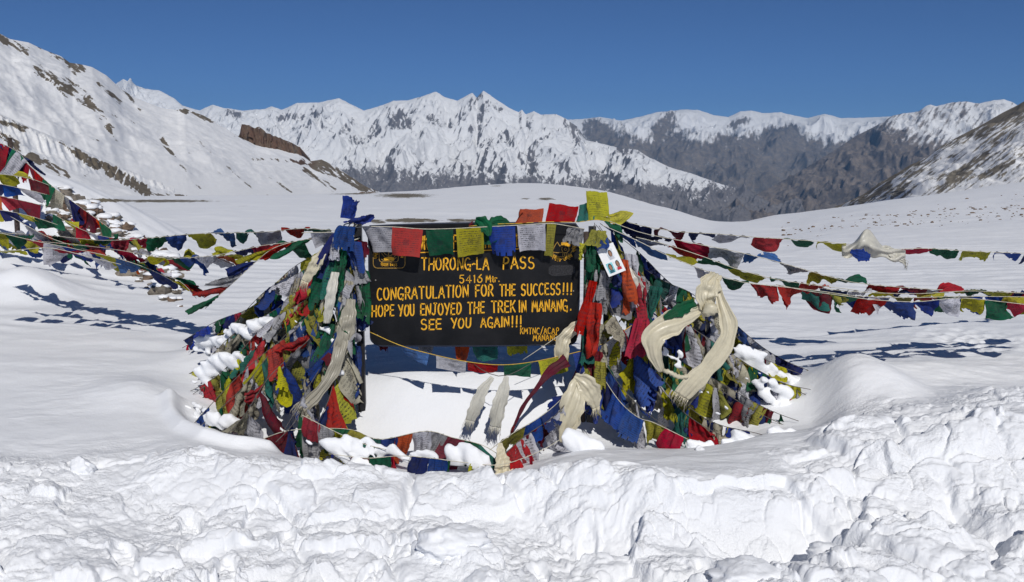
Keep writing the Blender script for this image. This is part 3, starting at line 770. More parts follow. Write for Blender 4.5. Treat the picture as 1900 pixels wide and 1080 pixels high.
# ------------------------------------------------------------------ air
HAZE = 2.8e-5
def build_haze():
    x0, x1, y0, y1, z0, z1 = -21000, 21000, -1300, 24000, -2600, 1500
    m = MB(); m.box(((x0 + x1) / 2, (y0 + y1) / 2, (z0 + z1) / 2), (x1 - x0, y1 - y0, z1 - z0))
    t = NT('air'); v = t.n('ShaderNodeVolumePrincipled'); v.inputs['Color'].default_value = (0.26, 0.56, 1.0, 1); v.inputs['Density'].default_value = HAZE; v.inputs['Anisotropy'].default_value = 0.0
    t.l(v.outputs[0], t.out.inputs['Volume'])
    o = m.build('haze', t.m, None, False); tag(o, kind='stuff')
build_haze()
# ------------------------------------------------------------------ the signboard
YB = 7.0                        # the board's front face
def mat_board():
    t = NT('black_enamel'); p = pos(t)
    w = t.mapr(t.noise(70, 5, 0.75, p), 0.66, 0.74); sm = t.mapr(t.noise(3.5, 5, 0.6, p), 0.42, 0.7)
    c = t.mix(sm, (0.005, 0.0055, 0.007), (0.014, 0.014, 0.016)); c = t.mix(t.math('MULTIPLY', w, 0.5), c, (0.16, 0.13, 0.11))
    return t.done(t.bsdf(c, t.mapr(t.noise(12, 4, 0.6, p), 0.3, 0.7, 0.38, 0.65), 0.2, t.bump(t.noise(5, 4, 0.5, p), 0.25, 0.01)))
M_BOARD = mat_board()
M_EDGE = mat_simple('navy_edge', (0.012, 0.02, 0.045), 0.5, 0.4, 20)
M_PAINT = mat_simple('yellow_lettering', (0.78, 0.40, 0.02), 0.55, 0.3, 60, 0.25, 0.2, 0.001)
M_PAINTD = mat_simple('dim_lettering', (0.42, 0.25, 0.05), 0.6, 0.3, 60, 0.3)
M_STEELG = mat_simple('grey_steel', (0.25, 0.24, 0.23), 0.5, 0.5, 40)
M_STEEL = mat_simple('black_steel', (0.015, 0.015, 0.017), 0.45, 0.4, 30, 0.4)
M_WOOD = mat_simple('weathered_wood', (0.06, 0.045, 0.04), 0.8, 0.2, 25, 0.7, 0.8, 0.01)
M_TAPE = mat_simple('worn_tape', (0.022, 0.022, 0.025), 0.6, 0.3, 90, 0.8)
M_PAPER = mat_simple('white_card', (0.80, 0.80, 0.80), 0.4, 0.4, 20, 0.05)

sign = empty('signboard', (pt(880, 700, YB)[0], YB, gz(pt(880, 700, YB)[0], YB)), 'black enamel pass signboard with hand painted yellow lettering on steel posts in the snow', 'signboard')
def board():
    # outline in board units: rounded lower corners, slightly bowed top edge
    c = [(684, 432), (686, 420), (730, 418), (800, 415.5), (880, 414), (960, 414), (1040, 415), (1068, 416), (1074, 424), (1075, 480), (1074, 560), (1070, 626)]
    for k in range(7):
        a = k / 6 * math.pi / 2; c.append((1056 + 13 * math.cos(a), 627 + 12 * math.sin(a)))
    c += [(960, 641), (880, 642), (780, 642)]
    for k in range(7):
        a = k / 6 * math.pi / 2; c.append((712 - 24 * math.sin(a), 627 + 15 * math.cos(a)))
    c += [(686, 560), (685, 500)]
    n = len(c)
    fr = np.array([pt(x, y, YB) for x, y in c]); bk = fr + np.array([0, 0.018, 0])
    mesh_obj('board', np.vstack([fr, bk]), [tuple(range(n)), tuple(range(2 * n - 1, n - 1, -1))] + [(i, i + n, (i + 1) % n + n, (i + 1) % n) for i in range(n)], M_BOARD, sign, False)
    ctr = np.array([pt(879, 528, YB)]); 
    m = MB(); P = np.vstack([fr, fr[:1]]) + np.array([0, 0.008, 0])
    P = P + 0.0; m.tube(P, 0.009, 6); m.build('rim', M_EDGE, sign)
board()
def post(name, px, ytop, w, Y, mat, lean=0.0, rnd=False):
    a = pt(px, ytop, Y); g = gz(a[0], Y) - 0.25
    m = MB()
    if rnd:
        P = np.array([[a[0] + lean * (1 - t) + 0.012 * math.sin(7 * t), Y, a[2] + (g - a[2]) * t] for t in np.linspace(0, 1, 9)])
        m.tube(P, w / 2, 9, 0.12)
        return m.build(name, mat, sign)
    h = a[2] - g
    m.box((a[0], Y, g + h / 2), (w, w, h)); return m.build(name, mat, sign, False)
post('post', 664, 412, 0.055, 7.06, M_STEEL); post('post', 1099, 420, 0.055, 7.06, M_STEEL)
post('post', 1127, 470, 0.05, 7.14, M_STEEL)
post('wooden_post', 1085, 430, 0.045, 7.045, M_WOOD, 0.01, True)
m = MB(); m.tube(spline([pt(664, 470, 7.06), pt(1127, 468, 7.07)], 4), 0.014); m.build('cross_bar', M_STEEL, sign)

# brush lettering: strokes in a unit box, y upward
def _arc(cx, cy, rx, ry, a0, a1, n=9):
    return [(cx + rx * math.cos(R(a0 + (a1 - a0) * k / (n - 1))), cy + ry * math.sin(R(a0 + (a1 - a0) * k / (n - 1)))) for k in range(n)]
G = {
 'A': (1.0, [[(0.02, 0), (0.5, 1)], [(0.5, 1), (0.98, 0)], [(0.22, 0.33), (0.78, 0.36)]]),
 'C': (0.9, [_arc(0.55, 0.5, 0.48, 0.5, 50, 310, 13)]),
 'D': (0.9, [[(0.1, 0), (0.1, 1)], [(0.1, 1)] + _arc(0.3, 0.5, 0.62, 0.5, 90, -90) + [(0.1, 0)]]),
 'E': (0.75, [[(0.08, 0), (0.08, 1)], [(0.08, 1), (0.95, 0.98)], [(0.08, 0.52), (0.85, 0.54)], [(0.08, 0.02), (0.98, 0.03)]]),
 'F': (0.75, [[(0.08, 0), (0.08, 1)], [(0.08, 1), (0.95, 0.98)], [(0.08, 0.52), (0.85, 0.54)]]),
 'G': (1.0, [_arc(0.52, 0.5, 0.48, 0.5, 50, 320, 13), [(0.50, 0.42), (0.92, 0.45), (0.88, -0.08)]]),
 'H': (0.95, [[(0.08, 0), (0.08, 1)], [(0.92, 0), (0.92, 1)], [(0.08, 0.5), (0.92, 0.52)]]),
 'I': (0.28, [[(0.5, 0), (0.5, 1)]]),
 'J': (0.8, [[(0.35, 1), (0.95, 1)], [(0.68, 1), (0.68, 0.2)] + _arc(0.38, 0.22, 0.30, 0.22, 0, -160, 7)]),
 'K': (0.85, [[(0.08, 0), (0.08, 1)], [(0.92, 1), (0.12, 0.42)], [(0.3, 0.55), (0.98, 0)]]),
 'L': (0.75, [[(0.1, 1), (0.1, 0.02), (0.95, 0.04)]]),
 'M': (1.15, [[(0.05, 0), (0.14, 1)], [(0.14, 1), (0.5, 0.25)], [(0.5, 0.25), (0.86, 1)], [(0.86, 1), (0.97, 0)]]),
 'N': (0.95, [[(0.08, 0), (0.08, 1)], [(0.08, 1), (0.92, 0)], [(0.92, 0), (0.92, 1)]]),
 'O': (0.95, [_arc(0.5, 0.5, 0.46, 0.5, 90, 455, 17)]),
 'P': (0.85, [[(0.1, 0), (0.1, 1)], [(0.1, 1)] + _arc(0.45, 0.74, 0.45, 0.26, 90, -90) + [(0.1, 0.47)]]),
 'R': (0.9, [[(0.1, 0), (0.1, 1)], [(0.1, 1)] + _arc(0.45, 0.74, 0.42, 0.26, 90, -90) + [(0.1, 0.48)], [(0.42, 0.47), (0.98, 0)]]),
 'S': (0.85, [_arc(0.5, 0.75, 0.40, 0.25, 35, 250, 8) + _arc(0.5, 0.26, 0.44, 0.26, 80, -150, 9)]),
 'T': (0.9, [[(0.02, 1), (0.98, 0.98)], [(0.5, 1), (0.52, 0)]]),
 'U': (0.9, [[(0.1, 1), (0.1, 0.35)] + _arc(0.5, 0.35, 0.4, 0.35, 180, 360, 9) + [(0.9, 1)]]),
 'V': (0.95, [[(0.02, 1), (0.5, 0)], [(0.5, 0), (0.98, 1)]]),
 'Y': (0.95, [[(0.04, 1), (0.5, 0.5)], [(0.96, 1), (0.42, 0)]]),
 '5': (0.8, [[(0.9, 1), (0.2, 1), (0.15, 0.58)] + _arc(0.48, 0.32, 0.42, 0.32, 110, -150, 9)]),
 '4': (0.9, [[(0.7, 0), (0.7, 1), (0.05, 0.3), (0.98, 0.3)]]),
 '1': (0.4, [[(0.25, 0.85), (0.6, 1), (0.6, 0)]]),
 '6': (0.85, [[(0.75, 1), (0.3, 0.65)] + _arc(0.5, 0.3, 0.42, 0.3, 150, 510, 13)]),
 '!': (0.3, [[(0.5, 1), (0.5, 0.26)], [(0.5, 0.07), (0.5, 0.0)]]),
 '.': (0.3, [[(0.5, 0.08), (0.5, 0.0)]]),
 '-': (0.5, [[(0.05, 0.42), (0.5, 0.5), (0.95, 0.45)]]),
 '/': (0.7, [[(0.0, -0.15), (1.0, 1.2)]]),
 't': (0.5, [[(0.45, 0.8), (0.45, 0.08), (0.85, 0.02)], [(0.05, 0.56), (0.85, 0.56)]]),
 'r': (0.5, [[(0.15, 0.55), (0.15, 0)], [(0.15, 0.38), (0.5, 0.55), (0.95, 0.5)]]),
}
def stroke(mb, P, w, Y=YB, th=0.0022):
    """a painted stroke: a ribbon with round-ish ends, standing a hair proud of the face; P in photo units on the board"""
    P = np.array(P, float)
    T = np.gradient(P, axis=0); T /= np.linalg.norm(T, axis=1)[:, None] + 1e-9
    N = np.stack([-T[:, 1], T[:, 0]], -1)
    m = len(P)
    ww = w * (1 + 0.10 * np.sin(np.linspace(0, 3, m) + P[0, 0]))
    L = P + N * ww[:, None] / 2; Rr = P - N * ww[:, None] / 2
    a = P[0] - T[0] * w * 0.38; b = P[-1] + T[-1] * w * 0.38
    ring = [a - N[0] * w * -0.28, *L, b + N[-1] * w * 0.28, b - N[-1] * w * 0.28, *Rr[::-1], a - N[0] * w * 0.28]
    # as quads strip to keep it planar-safe
    top = [a + N[0] * w * 0.3] + list(L) + [b + N[-1] * w * 0.3]; bot = [a - N[0] * w * 0.3] + list(Rr) + [b - N[-1] * w * 0.3]
    V = [pt(x, y, Y - 0.0004) for x, y in top] + [pt(x, y, Y - 0.0004) for x, y in bot]
    V2 = [pt(x, y, Y - th) for x, y in top] + [pt(x, y, Y - th) for x, y in bot]
    k = len(top); n = 2 * k
    Fc = [(n + i, n + i + 1, n + k + i + 1, n + k + i) for i in range(k - 1)]
    Fc += [(i, i + 1, n + i + 1, n + i) for i in range(k - 1)] + [(n + k + i, n + k + i + 1, k + i + 1, k + i) for i in range(k - 1)]
    Fc += [(0, n, n + k, k), (k - 1, 2 * k - 1, n + 2 * k - 1, n + k - 1)]
    mb.add(V + V2, Fc)
def word(mb, txt, x0, x1, b0, b1, h, w=2.9, small=1.0):
    gap = 0.26
    tot = sum(G[c][0] for c in txt) + gap * (len(txt) - 1)
    k = (x1 - x0) / tot; x = x0
    for c in txt:
        cw = G[c][0] * k
        jx = random.uniform(-.4, .4); jy = random.uniform(-.5, .5); sl = random.uniform(-0.02, 0.05)
        for st in G[c][1]:
            P = []
            for (u, v) in st:
                X = x + u * cw + jx + sl * (v - .5) * h; base = b0 + (b1 - b0) * (X - x0) / max(1, x1 - x0)
                P.append((X, base - v * h + jy))
            if c in '!' and st[0][1] < .1 or c == '.': stroke(mb, [P[0], ((P[0][0] + P[1][0]) / 2, (P[0][1] + P[1][1]) / 2), P[1]], w)
            else: stroke(mb, P, w)
        x += cw + gap * k
def line(words, mat=M_PAINT, w=2.9):
    for t in words:
        mb = MB(); word(mb, *t, w=w * 0.88); tag(mb.build('lettering', mat, sign, False), kind='stuff')
line([('THANK', 748, 794, 464, 463, 25), ('YOU', 801, 834, 463, 462, 25), ('FOR', 841, 866, 462, 461, 25), ('VISITING', 872, 927, 461, 459, 24), ('MANANG', 932, 1004, 459, 456, 24)], w=2.7)
line([('THORONG-LA', 782, 907, 501, 500, 22), ('PASS', 933, 991, 499, 498, 22)], w=3.0)
line([('5416', 852, 895, 525, 524, 14.5), ('Mtr.', 901, 927, 524, 523, 13.5)], w=2.1)
line([('CONGRATULATION', 699, 869, 557, 551, 22), ('FOR', 882, 915, 550, 549, 21), ('THE', 927, 956, 549, 548.5, 21), ('SUCCESS', 967, 1040, 548, 546.5, 21), ('!!!', 1044, 1062, 546, 546, 21)])
line([('HOPE', 690, 731, 588, 586.5, 20.5), ('YOU', 739, 769, 586.5, 585.5, 20.5), ('ENJOYED', 780, 856, 585, 583, 21), ('THE', 868, 899, 582, 581, 21), ('TREK', 912, 956, 580.5, 579, 21), ('IN', 963, 976, 579, 579, 21), ('MANANG', 987, 1053, 578, 577, 21), ('.', 1057, 1062, 576, 576, 21)])
line([('SEE', 781, 819, 612, 611, 19), ('YOU', 837, 874, 609, 608, 18), ('AGAIN', 892, 945, 607.5, 606.5, 18.5), ('!!!', 949, 968, 606.5, 606, 20)])
line([('KMTNC/ACAP', 965, 1037, 620, 619.5, 11.5)], w=1.5)
line([('MANANG', 989, 1034, 633, 632, 11.5)], w=1.5)
for bx_, by_ in ((697, 432), (697, 520), (700, 622), (1062, 430), (1064, 540), (1056, 622)):
    m = MB(); q_ = pt(bx_, by_, YB); m.tube([q_ + np.array([0, 0.002, 0]), q_ + np.array([0, -0.005, 0])], [0.0065, 0.0055], 8); m.build('bolt', M_STEELG, sign)
mb = MB(); stroke(mb, [(770, 469), (850, 466), (920, 464), (1000, 459.5)], 1.9); mb.build('underline', M_PAINT, sign, False)
# square emblem on the left: two rounded frames, emblem lines, a yellow boss and small letters between the frames
def rrect(x0, y0, x1, y1, r, tilt=0):
    P = []
    for cx, cy, a0 in ((x1 - r, y0 + r, -90), (x1 - r, y1 - r, 0), (x0 + r, y1 - r, 90), (x0 + r, y0 + r, 180)):
        for k in range(5):
            a = R(a0 + 90 * k / 4); P.append((cx + r * math.cos(a), cy + r * math.sin(a) + tilt))
    P.append(P[0]); return P
def text_obj(s, px, py, h, rot, parent, mat, name='small_lettering', sx=1.0):
    cu = bpy.data.curves.new('txt', 'FONT'); cu.body = s; cu.size = 1.0; cu.align_x = 'CENTER'; cu.align_y = 'CENTER'; cu.offset = 0.02; cu.extrude = 0.0; cu.resolution_u = 2
    o = bpy.data.objects.new('txt', cu); COL.objects.link(o)
    bpy.context.view_layer.update()
    dg = bpy.context.evaluated_depsgraph_get()
    me = bpy.data.meshes.new_from_object(o.evaluated_get(dg)); bpy.data.objects.remove(o)
    V = np.array([v.co[:] for v in me.vertices]) if len(me.vertices) else np.zeros((0, 3))
    if len(V) == 0: return None
    k = h; c, sn = math.cos(rot), math.sin(rot)
    X = V[:, 0] * k * sx; Yv = V[:, 1] * k
    W = np.array([pt(px + x * c - y * sn, py - (x * sn + y * c), YB - 0.0015) for x, y in zip(X, Yv)])
    Fc = [tuple(p.vertices) for p in me.polygons]
    return mesh_obj(name, W, Fc, mat, parent, False)
mb = MB()
stroke(mb, rrect(692.5, 445, 751.5, 497.5, 8), 1.1); stroke(mb, rrect(703.5, 452, 739, 486, 5), 1.0)
stroke(mb, [(721, 455), (721, 477)], 1.3)
for dy in (0, 7): stroke(mb, [(708, 463 + dy), (715, 472 + dy), (722, 475 + dy), (730, 472 + dy), (736, 463 + dy)], 1.0)
stroke(mb, [(708, 481), (713, 484)], 1.2); stroke(mb, [(735, 478), (729, 483)], 1.2)
emb = mb.build('emblem', M_PAINTD, sign, False)
mb = MB(); stroke(mb, [(715, 481), (718, 480), (722, 480), (726, 480), (729, 481)], 6.5, th=0.003); mb.build('emblem_boss', M_PAINT, emb, False)
text_obj('नेपाल २०४८', 722, 491.5, 8.0, 0, emb, M_PAINT, sx=0.85)
text_obj('राष्ट्रिय', 697.5, 470, 7.5, R(90), emb, M_PAINT, sx=0.9)
text_obj('उद्यान', 745.5, 470, 7.5, R(-90), emb, M_PAINT, sx=0.9)
text_obj('१९', 727, 448.5, 7, 0, emb, M_PAINT)
# round emblem on the right: mountain line, a creature's head and a ring of letters
mb = MB(); cx, cy = 1042, 459
stroke(mb, [(cx + 21 * math.cos(R(a)), cy + 17 * math.sin(R(a)) + 0.5) for a in range(-30, 205, 12)], 1.0)
stroke(mb, [(1024, 468), (1030, 455), (1034, 449), (1039, 457), (1042, 454)], 1.3); stroke(mb, [(1026, 468), (1036, 469), (1043, 468)], 1.2)
stroke(mb, [(1043, 458), (1042, 463), (1045, 469), (1052, 469), (1056, 464), (1055, 457)], 1.3)
stroke(mb, [(1049 + 2.2 * math.cos(R(a)), 462.5 + 2.2 * math.sin(R(a))) for a in range(0, 370, 45)], 1.1)
for k in range(4): stroke(mb, [(1044.5 + 3.2 * k, 470), (1044 + 3.2 * k, 476)], 1.1)
emb2 = mb.build('emblem', M_PAINTD, sign, False)
mb = MB(); stroke(mb, [(1044, 452), (1049, 453), (1056, 455)], 6.5, th=0.003); stroke(mb, [(1046, 445), (1050, 447)], 4.5, th=0.003); mb.build('emblem_boss', M_PAINT, emb2, False)
for k, chs in enumerate('अन्नपूर्णा संरक्षण'.split(' ')):
    a = (118, 62)[k]
    text_obj(chs, cx + 24.5 * math.cos(R(a)), cy + 20.5 * math.sin(R(a)) + 1, 8.5, R(90 - a), emb2, M_PAINT, sx=0.7)
text_obj('क्षेत्र', cx + 23, cy + 2, 7.5, R(75), emb2, M_PAINT, sx=0.8)
mb = MB(); stroke(mb, [(1025, 502), (1033, 502), (1047, 501.5), (1060, 501)], 19, th=0.0012); mb.build('torn_sticker', M_TAPE, sign, False)

# ------------------------------------------------------------------ prayer flags: all cloths are registered first, draped together, then built
NG = 9
FL = []                        # dicts: top (NG,3), w, h, col, wind, pin, parent, ragged, board
STR = []
CYC = ['blue', 'white', 'red', 'green', 'yellow']
def cordpath(P, n=160, sag=0.0):
    C = spline(P, n)
    if sag:
        t = np.linspace(0, 1, n); C = C.copy(); C[:, 2] -= sag * 4 * t * (1 - t)
    return C
def along(C):
    return np.concatenate([[0], np.cumsum(np.linalg.norm(np.diff(C, axis=0), axis=1))])
def at_s(C, L, s): return np.stack([np.interp(s, L, C[:, k]) for k in range(3)], -1)
def add_flag(C, L, s0, s1, h, col, wind, parent, w=None, pin='full', ragged=0.3, board=False, turb=6.0, flutter=0.0, name='flag'):
    s = np.linspace(s0, s1, NG); top = at_s(C, L, s)
    W = w if w is not None else (s1 - s0)
    FL.append(dict(top=top, w=W, h=h, col=col, wind=np.array(wind, float), pin=pin, parent=parent, ragged=ragged, board=board, turb=turb, fl=flutter, name=name))
def flag_string(label, P, n=None, fw=0.2, fh=0.2, cols=None, wind=(0, 0, 0), wj=2.0, gather=1.0, gap=0.03, start=0.02, end=None, cord=M_CORD, group=None, sag=0.0,
                pins=('full',), ragged=0.3, turb=6.0, cr=0.0028, board=False, jit=0.0, hj=0.1, phase=0, wjit=0.07, steep=False):
    C = cordpath(P, sag=sag)
    if jit:
        t = np.linspace(0, 1, len(C)); ph = random.uniform(0, 6)
        C = C + jit * np.stack([np.sin(9 * t + ph) * 0.4, np.sin(13 * t + ph * 2), np.sin(11 * t + ph * 3) * 0.6], -1) * (t * (1 - t) * 4)[:, None]
    L = along(C); tot = L[-1]
    e = empty('prayer_flag_string', C[0], label, 'prayer flags', group or 'strings of prayer flags')
    m = MB(); m.tube(C[::4], cr, 5); m.build('cord', cord, e)
    s = start; k = phase; lim = end if end is not None else tot - 0.02; cnt = 0
    while True:
        g = gather * random.uniform(0.85, 1.12); ww = fw * random.uniform(1 - wjit, 1 + wjit)
        span = ww * min(g, 1.0)
        if s + span > lim or (n is not None and cnt >= n): break
        c = cols[k % len(cols)] if cols else CYC[k % 5]
        wd = np.array(wind, float) + np.array([random.gauss(0, 1), random.gauss(0, 1), random.gauss(0, 0.7)]) * wj
        q0, q1 = at_s(C, L, np.array([s, s + span]))
        if steep and abs(q1[2] - q0[2]) > 0.85 * span and q0[2] > pt(0, 640, YB)[2]: c = '-'      # nothing flaps across the board
        if c != '-':
            add_flag(C, L, s, s + span, fh * random.uniform(1 - hj, 1 + hj), c, wd, e, w=ww, pin=random.choice(pins), ragged=ragged, turb=turb, board=board)
        s += span + gap * random.uniform(0.3, 1.6); k += 1; cnt += 1
    return e, C, L

def pts(*a): return [pt(*p) for p in a]
# --- string across the front of the board (placed flag by flag)
C = cordpath(pts((560, 432, 6.9), (628, 430, 6.9), (668, 421, 6.9), (727, 421, 6.88), (786, 425, 6.88), (842, 424, 6.88), (900, 421, 6.88), (958, 418, 6.88), (1012, 415, 6.88), (1035, 416, 6.9), (1085, 425, 6.93)))
L = along(C)
e = empty('prayer_flag_string', C[0], 'crisp prayer flags hanging square across the top of the black signboard', 'prayer flags', 'strings of prayer flags')
m = MB(); m.tube(C[::3], 0.003, 5); m.build('cord', M_CORD, e)
def s_at(x):
    X, _ = proj(C); return float(np.interp(x, X, L))
for x0, x1, c, h, wd in ((576, 626, 'white', .13, (0, 3, 6)), (670, 727, 'white', .20, (4, 1.5, 5)), (728, 785, 'red', .20, (-1.5, 1, 0)), (790, 841, 'green', .20, (0, 1, 0)), (846, 897, 'yellow', .205, (0, 1, 0)), (904, 956, 'blue', .215, (0.5, 1, 0)), (959, 1012, 'white', .19, (1, 1, 0)), (1015, 1032, 'olive', .24, (0, 1, 0)), (1062, 1085, 'grey', .12, (0, 1, 0))):
    add_flag(C, L, s_at(x0), s_at(x1), h, c, wd, e, w=(x1 - x0) / F * 6.88 * 1.02, board=True, ragged=0.12, turb=2.0)
# --- string under the board
C = cordpath(pts((686, 616, 6.9), (743, 641, 6.85), (800, 657, 6.82), (866, 671, 6.8), (927, 677, 6.8), (985, 672, 6.82), (1060, 656, 6.86), (1118, 638, 6.88), (1172, 604, 6.9)))
L = along(C)
e = empty('prayer_flag_string', C[0], 'short new prayer flags on a yellow cord sagging below the signboard', 'prayer flags', 'strings of prayer flags')
m = MB(); m.tube(C[::3], 0.003, 5); m.build('cord', M_CORDY, e)
for x0, x1, c, h, wd in ((744, 797, 'lightblue', .085, (2, 2, 3)), (809, 866, 'white', .085, (0, 2, 2)), (867, 926, 'red', .065, (0, 3, 2)), (934, 986, 'green', .10, (0, 1, 0)), (998, 1056, 'yellow', .12, (0, 1, 0)), (1062, 1116, 'blue', .17, (0, 2, 0)), (1122, 1170, 'white', .17, (-2, 2, 0))):
    add_flag(C, L, s_at(x0), s_at(x1), h, c, wd, e, w=(x1 - x0) / F * 6.8 * 1.01, ragged=0.15, turb=2.0)
# --- tatters hanging behind the board's lower edge
C = cordpath(pts((700, 612, 7.12), (790, 632, 7.12), (880, 634, 7.12), (960, 632, 7.12), (1060, 612, 7.12)))
L = along(C)
e = empty('prayer_flag_string', C[0], 'row of short tattered flags hanging behind the lower edge of the signboard', 'prayer flags', 'strings of prayer flags')
m = MB(); m.tube(C[::3], 0.003, 5); m.build('cord', M_CORDD, e)
for x0, x1, c, h in ((703, 722, 'maroon', .15), (775, 806, 'grey', .10), (843, 873, 'orange', .19), (874, 924, 'teal', .14), (938, 979, 'yellow', .10)):
    add_flag(C, L, s_at(x0), s_at(x1), h, c, (0, 1, 0), e, w=(x1 - x0) / F * 7.12, ragged=0.9, turb=3.0)
# --- string tossed up over the board's top edge
C = cordpath(pts((870, 420, 6.93), (915, 416, 6.93), (955, 415, 6.97), (1010, 412, 7.02), (1070, 412, 7.02), (1110, 408, 7.0), (1150, 418, 7.0)))
L = along(C)
e = empty('prayer_flag_string', C[0], 'wind-tossed flags flipped up over the right half of the signboard top', 'prayer flags', 'strings of prayer flags')
m = MB(); m.tube(C[::3], 0.003, 5); m.build('cord', M_CORDY, e)
for x0, x1, c, h, wd in ((882, 938, 'green', .15, (-6, -3, 1)), (955, 1006, 'orange', .10, (4, 7, 24)), (1012, 1066, 'red', .13, (6, 5, 24)), (1068, 1103, 'teal', .12, (3, 4, 24)), (1092, 1132, 'yellow', .20, (-3, 2, 26)), (1110, 1150, 'yellow', .14, (12, 2, 14)), (1120, 1150, 'green', .14, (9, -6, 3))):
    add_flag(C, L, s_at(x0), s_at(x1), h, c, wd, e, w=(x1 - x0) / F * 7.02 * 1.1, ragged=0.15, turb=5.0)
add_flag(C, L, s_at(760), s_at(800), .05, 'maroon', (0, 4, 15), e, w=.1)

# --- left strings running to the stone pile
WL = (-5, 21, 2.5)
GL = 'flag strings running left to the stone pile'
flag_string('top left string with green and red flags streaming level above the snow', pts((628, 428, 7.0), (560, 424, 7.3), (500, 430, 7.6), (430, 432, 7.9), (360, 434, 8.2), (280, 441, 8.6), (190, 446, 9.1), (90, 437, 9.7), (-40, 430, 10.4)),
            fw=0.34, fh=0.19, cols=['green', 'red', 'white', 'teal', 'lightblue', 'yellow', 'blue', 'green', 'red', 'red', 'green', 'yellow', 'white'], wind=WL, wj=4.5, gap=0.0, group=GL, turb=9, start=0.08)
flag_string('dark second string just left of the post cluster with a yellow flag', pts((628, 432, 7.0), (560, 447, 7.2), (490, 455, 7.4), (440, 466, 7.6), (380, 476, 7.9), (300, 478, 8.4), (220, 464, 8.9), (120, 452, 9.5), (-30, 440, 10.3)),
            fw=0.32, fh=0.17, cols=['maroon', 'green', 'red', 'navy', 'yellow', 'white', 'lightblue', 'green', 'yellow', 'white', 'red', 'blue'], wind=WL, wj=5, gap=-0.02, group=GL, turb=9, start=0.06)
flag_string('loose string sagging from the left post with yellow, blue and grey flags', pts((600, 440, 7.0), (548, 448, 7.1), (505, 462, 7.15), (470, 490, 7.2), (440, 518, 7.25), (410, 545, 7.35), (378, 575, 7.5)),
            fw=0.19, fh=0.24, cols=['green', 'red', 'yellow', 'navy', 'grey', 'red', 'green', 'yellow', 'blue'], wind=(-14, 5, 4), wj=1.5, gap=0.0, group=GL, turb=5, start=0.1)
flag_string('crowded string crossing the snow low at the far left, white and red flags', pts((-30, 425, 9.2), (60, 446, 9.1), (140, 462, 9.0), (220, 480, 8.9), (290, 505, 8.8), (350, 540, 8.7)),
            fw=0.24, fh=0.2, wind=(6, 16, 2), wj=5, gap=-0.03, group=GL, turb=10, cols=['yellow', 'green', 'red', 'white', 'blue', 'red', 'yellow', 'lightblue', 'green', 'navy'])
flag_string('string of bright flags tangled in front of the stone pile', pts((20, 402, 9.8), (90, 440, 9.6), (160, 463, 9.4), (240, 487, 9.2), (300, 482, 8.8), (380, 478, 8.2), (450, 470, 7.7)),
            fw=0.25, fh=0.18, wind=(6, 17, 2), wj=5, gap=-0.03, group=GL, turb=10, cols=['blue', 'white', 'red', 'green', 'yellow', 'blue', 'white', 'orange', 'yellow'])
flag_string('upper string over the pile ending at small blue and red flags', pts((-30, 440, 10.4), (70, 458, 10), (170, 475, 9.6), (260, 500, 9.2), (330, 520, 8.9), (370, 560, 8.6)),
            fw=0.22, fh=0.19, wind=(6, 15, 2), wj=5, gap=-0.02, group=GL, turb=10, cols=['white', 'yellow', 'green', 'blue', 'red', 'white', 'navy', 'green', 'red'])
flag_string('lowest left string carrying a pale yellow flag at the picture edge', pts((-60, 462, 9.0), (10, 466, 8.9), (90, 460, 8.8), (170, 478, 8.7), (230, 492, 8.6)),
            fw=0.26, fh=0.16, wind=(5, 18, 2), wj=4, gap=0.05, group=GL, turb=9, cols=['blue', 'yellow', '-', 'red', 'white', 'yellow'])
# --- flags round the pole on the stone pile
POLE = pt(18, 262, 13.2)
GP = 'flag strings tied to the pole on the stone pile'
flag_string('red string slanting right from the far left pole over the pile', pts((25, 280, 13.2), (60, 312, 13.1), (100, 348, 13.0), (150, 385, 12.9), (215, 432, 12.7)), fw=0.24, fh=0.30, wind=(2, 3, 0), wj=3, gap=-0.1, group=GP, cols=['navy', 'red', 'maroon', 'red', 'orange', 'green', 'beige', 'grey'])
flag_string('yellow and blue string bulging left of the stone pile pole', pts((-70, 318, 12.6), (-10, 322, 12.5), (50, 330, 12.5), (95, 345, 12.6)), fw=0.27, fh=0.17, wind=(6, 5, 3), wj=2, gap=-0.02, group=GP, cols=['green', 'yellow', 'yellow', 'yellow', 'maroon', 'yellow', 'orange'])
flag_string('blue and white flags in a swag below the yellow swag at the left edge', pts((-70, 335, 12.3), (-10, 340, 12.3), (50, 352, 12.3), (90, 362, 12.4)), fw=0.26, fh=0.17, wind=(6, 4, 2), wj=2, gap=-0.02, group=GP, cols=['blue', 'navy', 'blue', 'white', 'white', 'red', 'grey'])
flag_string('big red flag swag at the left edge under the blue and white swag', pts((-70, 356, 12.0), (-10, 362, 12.0), (40, 372, 12.0), (90, 384, 12.1)), fw=0.28, fh=0.22, wind=(5, 3, 1), wj=2, gap=-0.03, group=GP, cols=['red', 'orange', 'red', 'maroon', 'red', 'green', 'white'])
flag_string('yellow edged swag lowest on the stone pile pole side', pts((-40, 385, 11.8), (15, 392, 11.8), (60, 402, 11.8), (110, 418, 11.9)), fw=0.25, fh=0.16, wind=(6, 5, 2), wj=2, gap=-0.02, group=GP, cols=['yellow', 'navy', 'yellow', 'green', 'yellow'])
flag_string('small flags trailing along the stones right of the pole', pts((95, 395, 12.4), (150, 425, 12), (200, 440, 11.6), (270, 445, 11)), fw=0.25, fh=0.18, wind=(5, 4, 2), wj=3, gap=0.03, group=GP, cols=['green', 'yellow', 'red', 'white', 'blue', 'red'])
